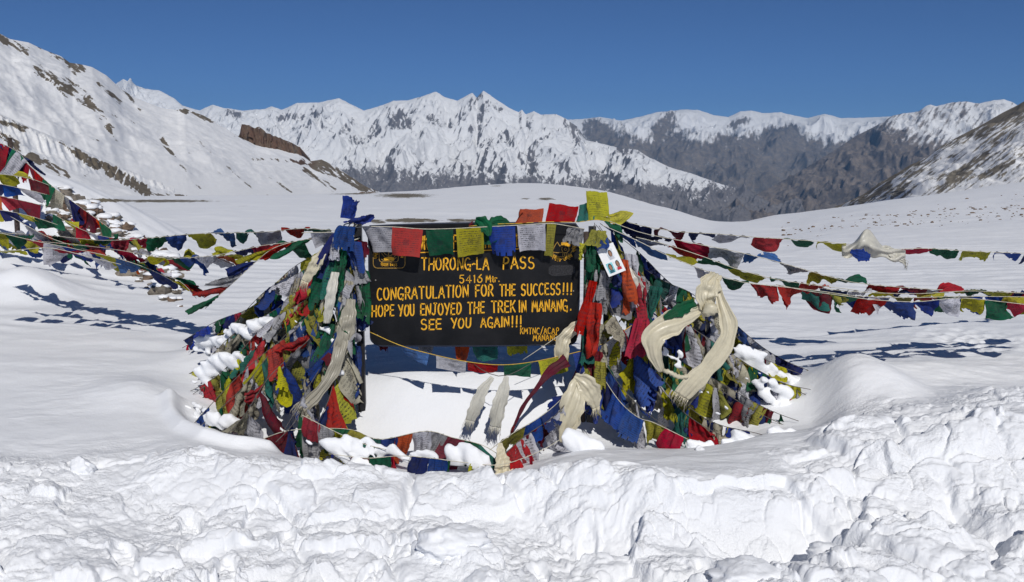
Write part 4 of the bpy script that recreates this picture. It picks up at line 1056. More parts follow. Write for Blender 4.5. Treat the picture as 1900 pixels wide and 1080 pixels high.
flag_string('dark flags wrapped high on the stone pile pole', pts((-40, 262, 13.1), (0, 266, 13.1), (32, 282, 13.1), (55, 305, 13.1)), fw=0.22, fh=0.40, wind=(1, 2, 0), wj=3, gap=-0.14, group=GP, cols=['maroon', 'green', 'navy', 'white', 'red', 'navy'])

# --- right strings
WR = (5, 20, 2.5)
GR = 'flag strings running right from the signboard'
flag_string('top right string with well spaced flags beyond the white cloth', pts((1125, 402, 7.0), (1160, 410, 7.05), (1195, 420, 7.1), (1260, 430, 7.25), (1330, 434, 7.45), (1400, 440, 7.6), (1480, 445, 7.8), (1560, 452, 8.0), (1640, 462, 8.15), (1720, 461, 8.35), (1800, 466, 8.5), (1900, 470, 8.7), (2000, 474, 9.0)),
            fw=0.33, fh=0.13, cols=['navy', 'maroon', 'navy', 'white', 'red', 'green', 'yellow', '-', '-', 'red', 'green', 'yellow', 'blue'], wind=(6, 18, 1.5), wj=2.5, gap=0.035, group=GR, turb=6, start=0.12)
flag_string('second right string from red to yellow and green ending in ragged red', pts((1130, 410, 6.98), (1190, 432, 7.0), (1250, 444, 7.05), (1320, 458, 7.1), (1380, 470, 7.15), (1450, 488, 7.2), (1520, 508, 7.3), (1590, 525, 7.4), (1700, 535, 7.6), (1800, 540, 7.8), (1980, 545, 8.2)),
            fw=0.32, fh=0.15, cols=['navy', 'red', 'white', 'lightblue', 'white', 'yellow', 'green', 'red', 'red', 'white', 'olive', 'navy', 'red', 'yellow'], wind=WR, wj=4, gap=0.0, group=GR, turb=8, start=0.2, ragged=0.5)
flag_string('third right string with blue and yellow flags hanging beside the photo card', pts((1118, 418, 6.93), (1160, 436, 6.9), (1200, 455, 6.9), (1240, 475, 6.9), (1290, 495, 6.9), (1330, 510, 6.88), (1380, 524, 6.9), (1450, 532, 6.95), (1520, 540, 7.05), (1600, 550, 7.2), (1700, 552, 7.4), (1800, 550, 7.6), (1980, 552, 8.0)),
            fw=0.24, fh=0.15, cols=['blue', 'lightblue', 'yellow', 'white', 'green', 'red', 'red', 'teal', 'olive', 'blue', 'white', 'olive', 'red', 'green', 'blue', 'blue', 'yellow', 'red', 'green', 'yellow'], wind=(7, 10, 0.5), wj=3.5, gap=0.0, group=GR, turb=6, start=0.02)
flag_string('thin fourth right string with a red, a green and a yellow twist', pts((1180, 440, 6.95), (1240, 455, 7.0), (1310, 478, 7.05), (1370, 500, 7.1), (1440, 518, 7.15), (1520, 530, 7.2), (1600, 540, 7.3)), fw=0.27, fh=0.13, cols=['white', 'red', 'green', 'yellow', 'green', 'red', 'navy'], wind=WR, wj=4, gap=0.02, group=GR, turb=8)
flag_string('heavy blue and green lower string tangled at the middle right', pts((1440, 528, 6.95), (1500, 540, 7.0), (1560, 548, 7.1), (1620, 556, 7.2), (1700, 560, 7.3), (1780, 553, 7.45), (1860, 560, 7.6), (1980, 575, 7.9)), fw=0.28, fh=0.17, cols=['red', 'maroon', 'green', 'red', 'blue', 'blue', 'white', 'yellow', 'green', 'red', 'lightblue'], wind=(6, 8, 0.5), wj=3, gap=-0.02, group=GR, turb=8)
flag_string('navy and yellow string at the back of the right tangle', pts((1520, 535, 7.3), (1600, 542, 7.4), (1700, 545, 7.55), (1800, 540, 7.7), (1900, 544, 7.9), (2000, 548, 8.2)), fw=0.26, fh=0.12, cols=['navy', 'white', 'yellow', 'navy', 'yellow', 'red', 'green', 'yellow'], wind=WR, wj=4, gap=-0.01, group=GR, turb=8)

# --- guy lines draped like a tent on both sides of the sign
ORD = ['outermost', 'second', 'third', 'fourth', 'fifth', 'sixth', 'seventh', 'eighth', 'innermost']
FADE = ['blue', 'beige', 'maroon', 'teal', 'olive', 'navy', 'grey', 'red', 'green', 'yellow', 'white', 'beige']
def curtain(side, lines, top, seed):
    random.seed(seed)
    for i, (P, n2, fh) in enumerate(lines):
        for layer in range(n2):
            q = [np.array(top) + np.array([random.uniform(-.03, .03), random.uniform(-.05, .05), random.uniform(-.05, .05)])] + [np.array(pt(*p)) for p in P]
            if layer:
                q = [v + np.array([random.uniform(-.04, .04), random.uniform(-.10, .06), random.uniform(-.10, -.02)]) for v in q]
            cols = [random.choice(FADE + ['olive', 'olive', 'navy', 'grey', 'beige', 'white', 'blue', 'yellow', 'white']) if random.random() < 0.72 else CYC[(k + i) % 5] for k in range(40)]
            words = ['upper', 'lower', 'hindmost'][layer]
            flag_string('%s weathered flags on the %s guy line from the outside, %s of the signboard' % (words, ORD[i], side), q,
                        fw=0.26, fh=fh * 1.32, cols=cols, wind=(-1.2 if side == 'left' else 1.2, 1.5, 0), wj=2.4, gather=0.62, gap=-0.06, start=0.10, group='weathered flag runs on the guy lines %s of the signboard' % side,
                        pins=('full', 'full', 'half', 'corner', 'corner2'), ragged=0.8, turb=10, cord=M_CORDD, steep=(side == 'right'), jit=0.06, hj=0.45, wjit=0.38, board=True)
TL = pt(652, 425, 6.97); TR = pt(1108, 425, 6.97)
curtain('left', [
    ([(600, 462, 7.15), (545, 505, 7.4), (480, 552, 7.8), (400, 600, 8.2), (335, 635, 8.5)], 2, 0.17),
    ([(600, 490, 7.1), (520, 555, 7.3), (440, 625, 7.6), (385, 668, 7.8), (340, 700, 7.95)], 1, 0.20),
    ([(600, 520, 7.05), (510, 600, 7.15), (420, 675, 7.35), (360, 720, 7.45), (312, 748, 7.5)], 2, 0.20),
    ([(590, 560, 6.97), (500, 650, 6.95), (430, 710, 6.9), (375, 768, 6.85), (350, 800, 6.8)], 2, 0.22),
    ([(610, 560, 6.9), (555, 640, 6.8), (510, 700, 6.7), (455, 770, 6.6), (410, 815, 6.55)], 1, 0.22),
    ([(630, 580, 6.85), (590, 680, 6.7), (560, 750, 6.5), (520, 810, 6.4)], 2, 0.22),
    ([(648, 560, 6.85), (630, 650, 6.75), (610, 740, 6.6), (580, 800, 6.45)], 1, 0.24),
], TL, 11)
curtain('right', [
    ([(1170, 458, 7.05), (1215, 492, 7.2), (1300, 560, 7.6), (1400, 636, 7.7), (1520, 695, 7.75)], 2, 0.17),
    ([(1160, 490, 7.05), (1215, 550, 7.2), (1300, 625, 7.4), (1400, 680, 7.45), (1505, 738, 7.35)], 2, 0.22),
    ([(1180, 500, 7.05), (1260, 585, 7.25), (1350, 655, 7.45), (1440, 705, 7.4), (1515, 725, 7.3)], 1, 0.21),
    ([(1150, 520, 7.0), (1200, 590, 7.1), (1280, 680, 7.2), (1370, 735, 7.1), (1492, 785, 6.95)], 2, 0.20),
    ([(1130, 560, 6.95), (1170, 640, 6.95), (1240, 720, 6.9), (1330, 780, 6.85), (1430, 812, 6.75)], 2, 0.19),
    ([(1112, 600, 6.9), (1125, 680, 6.85), (1180, 745, 6.75), (1260, 815, 6.6)], 1, 0.20),
    ([(1098, 600, 6.9), (1085, 680, 6.8), (1040, 745, 6.6), (985, 800, 6.45), (930, 850, 6.3)], 1, 0.20),
], TR, 23)
# --- strings lying along the snow between the two fans
random.seed(31)
GB = 'flag strings lying along the snow below the signboard'
flag_string('faded string dipping along the snow from the left fan to the centre', pts((470, 822, 6.4), (530, 800, 6.42), (600, 795, 6.45), (655, 798, 6.45), (705, 815, 6.4), (790, 800, 6.4), (840, 812, 6.38), (895, 826, 6.35), (935, 850, 6.3)), fw=0.2, fh=0.22, wind=(0, 1, 0), wj=2, gather=0.7, gap=-0.02, group=GB, pins=('full', 'full', 'corner'), ragged=0.8,
            cols=['red', 'maroon', 'navy', 'grey', 'yellow', 'green', 'olive', 'teal', 'blue', 'orange', 'white', 'grey', 'maroon', 'green', 'teal', 'yellow', 'olive'])
flag_string('half-buried string with blue and yellow flags in front of the hollow', pts((610, 842, 6.2), (680, 850, 6.15), (740, 846, 6.15), (800, 850, 6.12), (860, 858, 6.1), (930, 862, 6.1), (1000, 838, 6.15), (1045, 812, 6.2)), fw=0.2, fh=0.17, wind=(0, 1, 0), wj=2, gather=0.7, gap=0.0, group=GB, pins=('full', 'half', 'corner'), ragged=0.8,
            cols=['navy', 'maroon', 'green', 'red', 'navy', 'blue', 'green', 'yellow', 'red', 'red', 'red', 'grey', 'red', 'white', 'green'])
flag_string('string of blue rags slanting down right of the centre to the snow', pts((1085, 690, 6.7), (1040, 742, 6.6), (1000, 775, 6.5), (950, 805, 6.4), (905, 838, 6.3)), fw=0.22, fh=0.14, wind=(0, 1, 0), wj=2, gather=0.9, gap=-0.03, group=GB, ragged=0.9, cols=['beige', 'blue', 'navy', 'blue', 'olive'])
flag_string('small flags on a cord from the right posts to the lower snow', pts((1112, 690, 6.8), (1150, 745, 6.7), (1185, 775, 6.65), (1215, 785, 6.6), (1290, 822, 6.5)), fw=0.2, fh=0.18, wind=(0, 1, 0), wj=2, gather=0.8, gap=0.0, group=GB, ragged=0.8, cols=['navy', 'blue', 'blue', 'yellow', 'red', 'maroon'])
flag_string('grey and red flags low beside the left curtain foot', pts((560, 770, 6.35), (620, 800, 6.3), (670, 822, 6.25), (720, 835, 6.2)), fw=0.18, fh=0.16, wind=(0, 1, 0), wj=2, gather=0.7, gap=-0.02, group=GB, ragged=0.9, cols=['red', 'grey', 'yellow', 'green', 'teal', 'maroon', 'navy'])

# --- cloths knotted round the two post tops
def cluster(label, cx_py, items, Y):
    px, py = cx_py
    e = empty('flag_cluster', pt(px, py, Y), label, 'cloth bundle')
    for (x, y, dx, w, h, c, wd, YY) in items:
        a = np.array(pt(x, y, YY)); b = np.array(pt(x + dx, y + 3, YY))
        top = a + (b - a) * np.linspace(0, 1, NG)[:, None]
        FL.append(dict(top=top, w=w, h=h, col=c, wind=np.array(wd, float), pin='full', parent=e, ragged=0.6, board=False, turb=7, fl=0, name='cloth'))
    m = MB()
    for k in range(5):
        yy = py + 18 + k * 26; c = np.array(pt(px + 2 * (k % 2), yy, Y + 0.05)); r = 0.05 + 0.01 * (k % 3)
        P = [c + np.array([r * math.cos(a), r * math.sin(a), 0.012 * math.sin(a * 1.0 + k)]) for a in np.linspace(0, 2 * math.pi, 15)]
        m = MB(); m.tube(P, 0.005, 5); m.build('binding_cord', M_CORD, e)
    return e
cl = cluster('tight bundle of blue and grey cloths knotted round the left post, blue peak on top', (650, 400), [
    (632, 404, 24, .16, .16, 'blue', (5, 0, 22), 6.86), (636, 412, 30, .2, .14, 'blue', (12, -2, 12), 6.84), (628, 418, 32, .24, .17, 'blue', (0, -3, 0), 6.80),
    (618, 432, 30, .22, .26, 'navy', (-4, -1, 0), 6.83), (604, 452, 30, .22, .26, 'navy', (-2, 0, 0), 6.86), (636, 446, 34, .22, .22, 'blue', (4, -1, 0), 6.80), (618, 440, 14, .18, .16, 'white', (-1, -2, 0), 6.78),
    (628, 462, 16, .2, .30, 'green', (0, -1, 0), 6.80), (612, 486, 20, .2, .28, 'teal', (-3, 0, 0), 6.84), (650, 470, 24, .22, .22, 'grey', (5, 0, 3), 6.82), (590, 500, 30, .22, .30, 'green', (-3, 0, 0), 6.88),
    (672, 500, 12, .2, .38, 'green', (1.6, -2, 0), 6.84), (664, 446, 18, .14, .13, 'maroon', (0, 0, 0), 6.86), (640, 520, 16, .2, .34, 'beige', (-3, 0, -4), 6.83), (606, 524, 14, .2, .36, 'beige', (-1, 0, 0), 6.85), (628, 560, 14, .2, .30, 'blue', (0, 0, 0), 6.82),
    (652, 640, 18, .22, .40, 'blue', (1, 0, 0), 6.84), (636, 628, 14, .2, .30, 'olive', (0, 0, 0), 6.80), (644, 690, 14, .2, .34, 'green', (0, 0, 0), 6.80), (664, 560, 12, .12, .12, 'white', (0, 0, 0), 6.88), (630, 585, 16, .22, .36, 'beige', (-1, 0, 0), 6.78), (612, 600, 14, .2, .3, 'green', (-1, 0, 0), 6.8), (655, 500, 14, .2, .3, 'grey', (1, 0, 0), 6.84), (600, 560, 18, .22, .3, 'lightblue', (-2, 0, 0), 6.86)], 6.95)
cr = cluster('bundle of red, green and grey cloths knotted round the right posts', (1108, 420), [
    (1088, 450, 16, .2, .20, 'green', (0, -1, 0), 6.80), (1098, 470, 14, .2, .24, 'green', (0, -1, 0), 6.82), (1094, 520, 14, .2, .40, 'red', (-1, -1, 0), 6.80), (1104, 500, 18, .22, .22, 'grey', (1, 0, 0), 6.84),
    (1092, 560, 24, .26, .40, 'red', (0, -1, 0), 6.78), (1084, 500, 10, .16, .34, 'beige', (1.5, 0, 0), 6.90), (1074, 450, 14, .14, .12, 'yellow', (0, -1, 0), 6.84), (1100, 430, 24, .2, .14, 'blue', (0, -2, 0), 6.82), (1096, 426, 30, .2, .12, 'olive', (0, -3, 2), 6.80),
    (1055, 422, 26, .2, .12, 'grey', (-2, -2, 1), 6.82), (1108, 500, 60, .50, .36, 'grey', (1, 0, 0), 6.95), (1150, 480, 16, .2, .42, 'orange', (1, -1, 0), 6.88), (1160, 470, 22, .22, .40, 'white', (3, 0, 0), 6.94), (1130, 505, 20, .2, .16, 'green', (0, 0, 0), 6.9), (1140, 480, 20, .2, .2, 'navy', (0, 0, 0), 6.92),
    (1178, 520, 20, .2, .36, 'red', (2, -1, 0), 6.9), (1180, 590, 24, .22, .28, 'red', (-2, -2, 0), 6.84), (1088, 590, 12, .18, .34, 'teal', (-1, 0, 0), 6.86), (1110, 600, 16, .2, .32, 'beige', (1, 0, 0), 6.88), (1096, 650, 22, .22, .24, 'maroon', (0, 0, 0), 6.86), (1168, 600, 20, .2, .24, 'navy', (0, 0, 0), 6.95), (1100, 700, 18, .22, .34, 'blue', (1, 0, 0), 6.8), (1118, 700, 14, .2, .36, 'blue', (1, 0, 0), 6.85), (1130, 640, 20, .2, .28, 'grey', (2, 0, 0), 6.95), (1104, 670, 20, .22, .22, 'olive', (2, 0, 0), 6.76), (1205, 530, 24, .2, .24, 'teal', (0, 0, 0), 6.95)], 6.95)

# ------------------------------------------------------------------ drape every cloth at once (position-based, all flags in parallel)
def drape():
    n = NG; N = len(FL); r = np.random.default_rng(17)
    P = np.zeros((N, n, n, 3), np.float32); W = np.array([f['w'] for f in FL], np.float32); H = np.array([f['h'] for f in FL], np.float32)
    wind = np.array([f['wind'] for f in FL], np.float32); turb = np.array([f['turb'] for f in FL], np.float32)
    inv = np.ones((N, n, n), np.float32); isb = np.array([f['board'] for f in FL])
    for i, f in enumerate(FL):
        g = f['wind'] + np.array([0, 0, -9.8]); g = g / np.linalg.norm(g)
        tdir = f['top'][-1] - f['top'][0]; Lh = np.linalg.norm(tdir) + 1e-9; tn = tdir / Lh
        top = f['top'].astype(np.float32)
        g2 = g - tn * np.dot(g, tn) * 0.6; g2 /= np.linalg.norm(g2)
        nrm = np.cross(tn, g2); nrm /= np.linalg.norm(nrm) + 1e-9
        t = np.arange(n) / (n - 1)
        P[i] = top[None] + (t[:, None, None] * f['h']) * g2
        ph = r.random(3) * 6.28
        fold = np.sin(t[None, :] * (4 + 7 * r.random()) * 2 + ph[0] + t[:, None] * 2) * 0.03 + np.sin(t[None, :] * 19 + ph[1]) * 0.012
        P[i] += (fold * (0.3 + t[:, None]))[..., None] * nrm
        if f['pin'] == 'full': inv[i, 0, :] = 0
        elif f['pin'] == 'corner': inv[i, 0, :2] = 0
        elif f['pin'] == 'corner2': inv[i, 0, -2:] = 0
        elif f['pin'] == 'half': inv[i, 0, :n // 2 + 1] = 0
    old = P.copy(); pin = P.copy()
    dw = (W / (n - 1))[:, None, None]; dh = (H / (n - 1))[:, None, None]; dd = np.sqrt(dw ** 2 + dh ** 2)
    def con(a, b, ia, ib, rest, k=1.0):
        d = b - a; L = np.sqrt((d * d).sum(-1)) + 1e-9
        w = ia + ib; w = np.where(w > 0, w, 1)
        c = (k * (L - rest) / L / w)[..., None] * d
        a += c * ia[..., None]; b -= c * ib[..., None]
    bx0, bz0 = pt(684, 642, YB)[0] - 0.01, pt(684, 642, YB)[2] - 0.01; bx1 = pt(1075, 642, YB)[0] + 0.01; bz1 = pt(800, 414, YB)[2] + 0.01
    dt = 0.016
    for step in range(120):
        x, y, z = P[..., 0], P[..., 1], P[..., 2]
        # cloth normals couple the wind to the sheet
        du = np.zeros_like(P); du[:, :, 1:-1] = P[:, :, 2:] - P[:, :, :-2]; du[:, :, 0] = P[:, :, 1] - P[:, :, 0]; du[:, :, -1] = P[:, :, -1] - P[:, :, -2]
        dv = np.zeros_like(P); dv[:, 1:-1] = P[:, 2:] - P[:, :-2]; dv[:, 0] = P[:, 1] - P[:, 0]; dv[:, -1] = P[:, -1] - P[:, -2]
        nr = np.cross(du, dv); nr /= np.linalg.norm(nr, axis=-1, keepdims=True) + 1e-9
        tt = step * dt
        tb = np.sin(x * 17 + z * 11 + tt * 9) + np.sin(y * 23 - z * 14 + x * 6 - tt * 7 + 1.3) + np.sin(z * 31 + x * 9 + tt * 5)
        damp_t = 1.0 if step < 80 else 0.6
        acc = wind[:, None, None] + (tb * damp_t)[..., None] * turb[:, None, None, None] * nr
        acc[..., 2] -= 9.8
        new = P + (P - old) * 0.955 + acc * dt * dt
        old = P; P = np.where(inv[..., None] > 0, new, pin)
        for it in range(5):
            for s in (0, 1):
                con(P[:, :, s:-1:2], P[:, :, s + 1::2], inv[:, :, s:-1:2], inv[:, :, s + 1::2], dw)
                con(P[:, s:-1:2], P[:, s + 1::2], inv[:, s:-1:2], inv[:, s + 1::2], dh)
            if it % 2 == 0:
                for s in (0, 1):
                    con(P[:, s:-1:2, :-1], P[:, s + 1::2, 1:], inv[:, s:-1:2, :-1], inv[:, s + 1::2, 1:], dd, 0.35)
                    con(P[:, s:-1:2, 1:], P[:, s + 1::2, :-1], inv[:, s:-1:2, 1:], inv[:, s + 1::2, :-1], dd, 0.35)
        con(P[:, :, :-2], P[:, :, 2:].copy(), inv[:, :, :-2], inv[:, :, 2:] * 0, dw * 2, 0.03)
        # stay in front of the board
        hit = isb[:, None, None] & (P[..., 0] > bx0) & (P[..., 0] < bx1) & (P[..., 2] > bz0) & (P[..., 2] < bz1) & (P[..., 1] > YB - 0.012) & (P[..., 1] < YB + .3)
        P[..., 1] = np.where(hit, YB - 0.012, P[..., 1])
    return P
CL = drape()
def smooth_rows(Q, k):
    """bilinear-cubic refinement of a (n,n,3) cloth"""
    n = Q.shape[0]; m = (n - 1) * k + 1; t = np.linspace(0, n - 1, m)
    i = np.clip(t.astype(int), 0, n - 2); f = (t - i)
    def cr(A):
        p0 = A[np.clip(i - 1, 0, n - 1)]; p1 = A[i]; p2 = A[i + 1]; p3 = A[np.clip(i + 2, 0, n - 1)]
        ff = f.reshape(-1, *([1] * (A.ndim - 1)))
        return 0.5 * (2 * p1 + (p2 - p0) * ff + (2 * p0 - 5 * p1 + 4 * p2 - p3) * ff ** 2 + (3 * p1 - p0 - 3 * p2 + p3) * ff ** 3)
    B = cr(Q); return cr(B.transpose(1, 0, 2)).transpose(1, 0, 2)
def build_cloths():
    r = np.random.default_rng(91)
    k = 2; m = (NG - 1) * k + 1
    idx = np.arange(m * m).reshape(m, m)
    quads = np.stack([idx[:-1, :-1], idx[:-1, 1:], idx[1:, 1:], idx[1:, :-1]], -1)
    uu, vv = np.meshgrid(np.linspace(0, 1, m), np.linspace(1, 0, m))
    for f, Q in zip(FL, CL):
        V = smooth_rows(Q.astype(float), k)
        cr_ = f.get('crumple', 0.011 if f['turb'] >= 7 else 0.004)
        if cr_:
            du = np.gradient(V, axis=1); dv = np.gradient(V, axis=0); nn = np.cross(du, dv); nn /= np.linalg.norm(nn, axis=-1, keepdims=True) + 1e-9
            ox, oy = r.random(2) * 100; a_ = r.random() * 3
            fx = uu * math.cos(a_) + vv * math.sin(a_); fy = -uu * math.sin(a_) + vv * math.cos(a_)
            V = V + nn * (cr_ * (1.6 * (ridged(fx * 2.6 + ox, fy * 1.1 + oy, 2, 3) - 0.4) + 0.7 * perlin(fx * 6 + oy, fy * 5 + ox, 4)) * np.minimum(1, (1 - vv) * 5))[..., None]
        keep = np.ones((m - 1, m - 1), bool)
        if f['ragged'] > 0:
            a = f['ragged']
            # frayed hem: each column's end pulled up or down, bites out of the lower edge and corners
            j = r.normal(0, 1, m) * 0.35 + np.convolve(r.normal(0, 1, m + 4), np.ones(5) / 5, 'valid')
            rowv = V[-1] - V[-2]; V[-1] += rowv * (j * a * 1.6)[:, None]
            V[-2] += rowv * (j * a * 0.5)[:, None]
            jc = r.normal(0, 1, m) * 0.25 * a
            V[:, -1] += (V[:, -1] - V[:, -2]) * jc[:, None]
            if r.random() < a * 0.8:
                c0 = r.integers(0, m - 1); wd = r.integers(2, 7); dp = r.integers(1, 6)
                for c in range(max(0, c0 - wd), min(m - 1, c0 + wd)):
                    d = int(dp * (1 - abs(c - c0) / wd) + r.random() * 1.5); 
                    if d > 0: keep[m - 1 - d:, c] = False
            if r.random() < a * 0.5:
                for c in range(m - 1):
                    if r.random() < 0.35: keep[m - 1 - r.integers(1, 4):, c] = False
        q = quads[keep]
        me = bpy.data.meshes.new(f['name'])
        org = parent_world(f['parent'])
        co = (V.reshape(-1, 3) - org).astype(np.float32)
        me.vertices.add(m * m); me.vertices.foreach_set('co', co.ravel())
        nf = len(q); me.loops.add(nf * 4); me.loops.foreach_set('vertex_index', q.astype(np.int32).ravel())
        me.polygons.add(nf); me.polygons.foreach_set('loop_start', np.arange(0, nf * 4, 4, dtype=np.int32)); me.polygons.foreach_set('use_smooth', np.ones(nf, bool))
        me.update(calc_edges=True)
        uvl = me.uv_layers.new(name='UVMap'); vi = q.ravel()
        uvl.data.foreach_set('uv', np.stack([uu.ravel()[vi], vv.ravel()[vi]], -1).astype(np.float32).ravel())
        me.materials.append(M_FLAG[f['col']])
        link(bpy.data.objects.new(f['name'], me), f['parent'])
build_cloths()
print('flags', len(FL))

# ------------------------------------------------------------------ silk scarves
def scarf(label, P, W, mat=M_SILK, folds=3, amp=0.25, side=None, fringe=(False, True), name='silk_scarf', seed=0, lump=1.0, group='silk scarves tied on the flags', parent=None, n=46, nc=33, tag_it=True):
    """ribbon swept along P with pleated cross-section; W are widths along it"""
    r = random.Random(seed)
    C = spline(P, n); t = np.linspace(0, 1, n)
    w = np.interp(t, np.linspace(0, 1, len(W)), W)
    T = np.gradient(C, axis=0); T /= np.linalg.norm(T, axis=1)[:, None]
    view = np.array([0, 1, 0.0]); Vv = np.zeros((n, nc, 3)); ph = r.uniform(0, 6)
    for i in range(n):
        sd = np.cross(T[i], view)
        if side is not None: sd = np.array(side, float) - T[i] * np.dot(side, T[i])
        sd /= np.linalg.norm(sd) + 1e-9
        nn = np.cross(T[i], sd)
        c = np.linspace(-0.5, 0.5, nc)
        tw = 0.5 * math.sin(3 * t[i] + ph) + 0.3 * math.sin(9 * t[i] + ph * 2)
        s2 = sd * math.cos(tw * 0.5) + nn * math.sin(tw * 0.5); n2 = np.cross(T[i], s2)
        q = c * (0.8 + 0.9 * folds) + 0.35 * math.sin(2.2 * t[i] + ph) + ph
        tri = np.abs((q % 1.0) * 2 - 1) - 0.5; tri2 = np.abs(((q * 2.3 + 0.4 * t[i] * 3) % 1.0) * 2 - 1) - 0.5
        wv = w[i] * (0.15 * tri * (0.6 + 0.4 * math.sin(5 * t[i] + ph)) + 0.035 * tri2 + lump * amp * (0.2 * np.sin(7 * t[i] * 3.1 + c * 4) + 0.18 * math.sin(31 * t[i] + ph) * np.cos(c * 5)) + 0.05 * c * math.sin(9 * t[i]))
        edge = 1 + 0.08 * math.sin(23 * t[i] + ph) + 0.05 * math.sin(41 * t[i])
        Vv[i] = C[i] + c[:, None] * w[i] * edge * s2 + wv[:, None] * n2
    idx = np.arange(n * nc).reshape(n, nc)
    Fc = [tuple(int(x) for x in (idx[i, j], idx[i, j + 1], idx[i + 1, j + 1], idx[i + 1, j])) for i in range(n - 1) for j in range(nc - 1)]
    o = mesh_obj(name, Vv.reshape(-1, 3), Fc, mat, parent, True, origin=C[0])
    if parent is None: tag(o, label, 'scarf', group)
    md = o.modifiers.new('thickness', 'SOLIDIFY'); md.thickness = 0.002
    for endi, on in ((0, fringe[0]), (n - 1, fringe[1])):
        if not on: continue
        m = MB(); d = T[endi] * (1 if endi else -1)
        for k in range(22):
            j = k / 21 * (nc - 1); j0 = int(min(j, nc - 2)); a = Vv[endi, j0] + (Vv[endi, j0 + 1] - Vv[endi, j0]) * (j - j0)
            L = r.uniform(0.03, 0.085)
            b = a + d * L * 0.5 + np.array([r.uniform(-.01, .01), r.uniform(-.01, .01), -.01]); c = b + np.array([r.uniform(-.015, .015), 0, -L * 0.6])
            m.tube([a, b, c], [0.0028, 0.002, 0.001], 4)
        m.build('fringe', mat, o)
    return o
big = scarf('long cream silk scarf looping right of the signboard down to a frayed end', pts((1325, 520, 6.72), (1338, 560, 6.66), (1352, 605, 6.6), (1343, 642, 6.58), (1315, 680, 6.58), (1286, 710, 6.58), (1264, 734, 6.6)), [.06, .08, .12, .13, .13, .14, .16], M_SILK, 1.2, 0.075, fringe=(False, True), seed=1, lump=0.25, n=70)
b2 = scarf('cream silk loop hanging left from the same knot as the long frayed scarf', pts((1306, 572, 6.70), (1276, 588, 6.64), (1240, 603, 6.58), (1214, 624, 6.55), (1214, 656, 6.56), (1228, 690, 6.6)), [.05, .11, .19, .17, .11, .04], M_SILK, 1.0, 0.08, fringe=(False, False), seed=2, lump=0.25, n=60)
tag(scarf('green silk cloth lying along the upper edge of the left cream loop', pts((1290, 562, 6.68), (1262, 575, 6.62), (1232, 590, 6.58)), [.07, .10, .04], M_FLAG['green'], 1, 0.1, fringe=(False, False), seed=3), cat='cloth')
sc = scarf('knotted head of the cream scarf high on the outer right guy line', pts((1330, 508, 6.74), (1318, 530, 6.66), (1310, 552, 6.66), (1318, 578, 6.7)), [.08, .17, .15, .09], M_SILK, 2.5, 0.3, fringe=(False, False), seed=4, lump=.6)
m = MB(); m.blob(pt(1318, 574, 6.64), (.055, .045, .05), 14, 10, .35, 3); m.build('knot', M_SILK, sc)
m = MB(); m.tube(spline(pts((1232, 688, 6.58), (1242, 690, 6.56), (1254, 697, 6.56), (1266, 700, 6.57), (1276, 698, 6.58)), 14), [.018, .014, .02, .012, .019, .012, .02, .013, .02, .012, .018, .014, .02, .016], 8, .2); tag(m.build('twisted_cord', M_SILK, None, origin=pt(1232, 688, 6.58)), 'twisted cream cord tying the loop to the frayed scarf end', 'cord')
scarf('cream cloth folded over the lower right corner of the signboard', pts((1082, 596, 6.86), (1062, 612, 6.84), (1046, 630, 6.83), (1042, 655, 6.84), (1044, 680, 6.86)), [.06, .10, .12, .11, .08], M_SILK, 2, .2, fringe=(False, False), seed=5)
scarf('big cream scarf with a pointed end at the foot of the right posts', pts((1078, 695, 6.68), (1068, 725, 6.6), (1060, 760, 6.56), (1050, 800, 6.56), (1044, 822, 6.58)), [.05, .15, .19, .15, .04], M_SILK, 1.6, .13, fringe=(False, False), seed=6, lump=.4)
scarf('crumpled cream scarf just right of the pointed scarf', pts((1066, 698, 6.64), (1086, 712, 6.6), (1100, 735, 6.62), (1106, 756, 6.66)), [.05, .16, .15, .06], M_SILK, 1.5, .15, fringe=(False, True), seed=7, lump=.4)
scarf('frayed pale scarf on the left of the pair in the middle of the hollow', pts((914, 700, 6.62), (896, 724, 6.6), (884, 752, 6.6), (872, 780, 6.62)), [.03, .08, .10, .08], M_SILKW, 1.3, .12, fringe=(False, True), lump=.2, seed=8)
scarf('frayed pale scarf on the right of the pair in the middle of the hollow', pts((940, 698, 6.6), (934, 726, 6.58), (924, 760, 6.58), (919, 792, 6.6)), [.03, .10, .12, .08], M_SILKW, 1.3, .12, fringe=(False, True), lump=.2, seed=9)
m = MB(); m.tube(spline(pts((880, 676, 6.8), (905, 692, 6.7), (940, 697, 6.62), (990, 672, 6.8)), 8), .003, 5); tag(m.build('thin_cord', M_CORDD, None, origin=pt(880, 676, 6.8)), 'thin dark cord from which the two pale scarves hang', 'cord')
m = MB(); m.tube(spline(pts((970, 668, 6.9), (1000, 648, 6.92), (1038, 622, 6.95)), 6), .0025, 5); tag(m.build('thin_cord', M_CORD, None, origin=pt(970, 668, 6.9)), 'thin white cord running up to the lower right corner of the board', 'cord')
tag(scarf('green cloth flopped over the top edge of the signboard, pointed tip hanging down', pts((882, 410, 6.93), (892, 414, 6.9), (903, 424, 6.88), (908, 438, 6.88)), [.05, .12, .10, .02], M_FLAG['green'], 1.2, .25, fringe=(False, False), lump=.3, seed=31), cat='cloth')
tag(scarf('green cloth arched along the top edge of the signboard above the blue flag', pts((905, 424, 6.9), (915, 413, 6.92), (930, 409, 6.95), (945, 414, 6.96)), [.04, .08, .07, .02], M_FLAG['green'], 1.2, .25, fringe=(False, False), lump=.3, seed=32), cat='cloth')
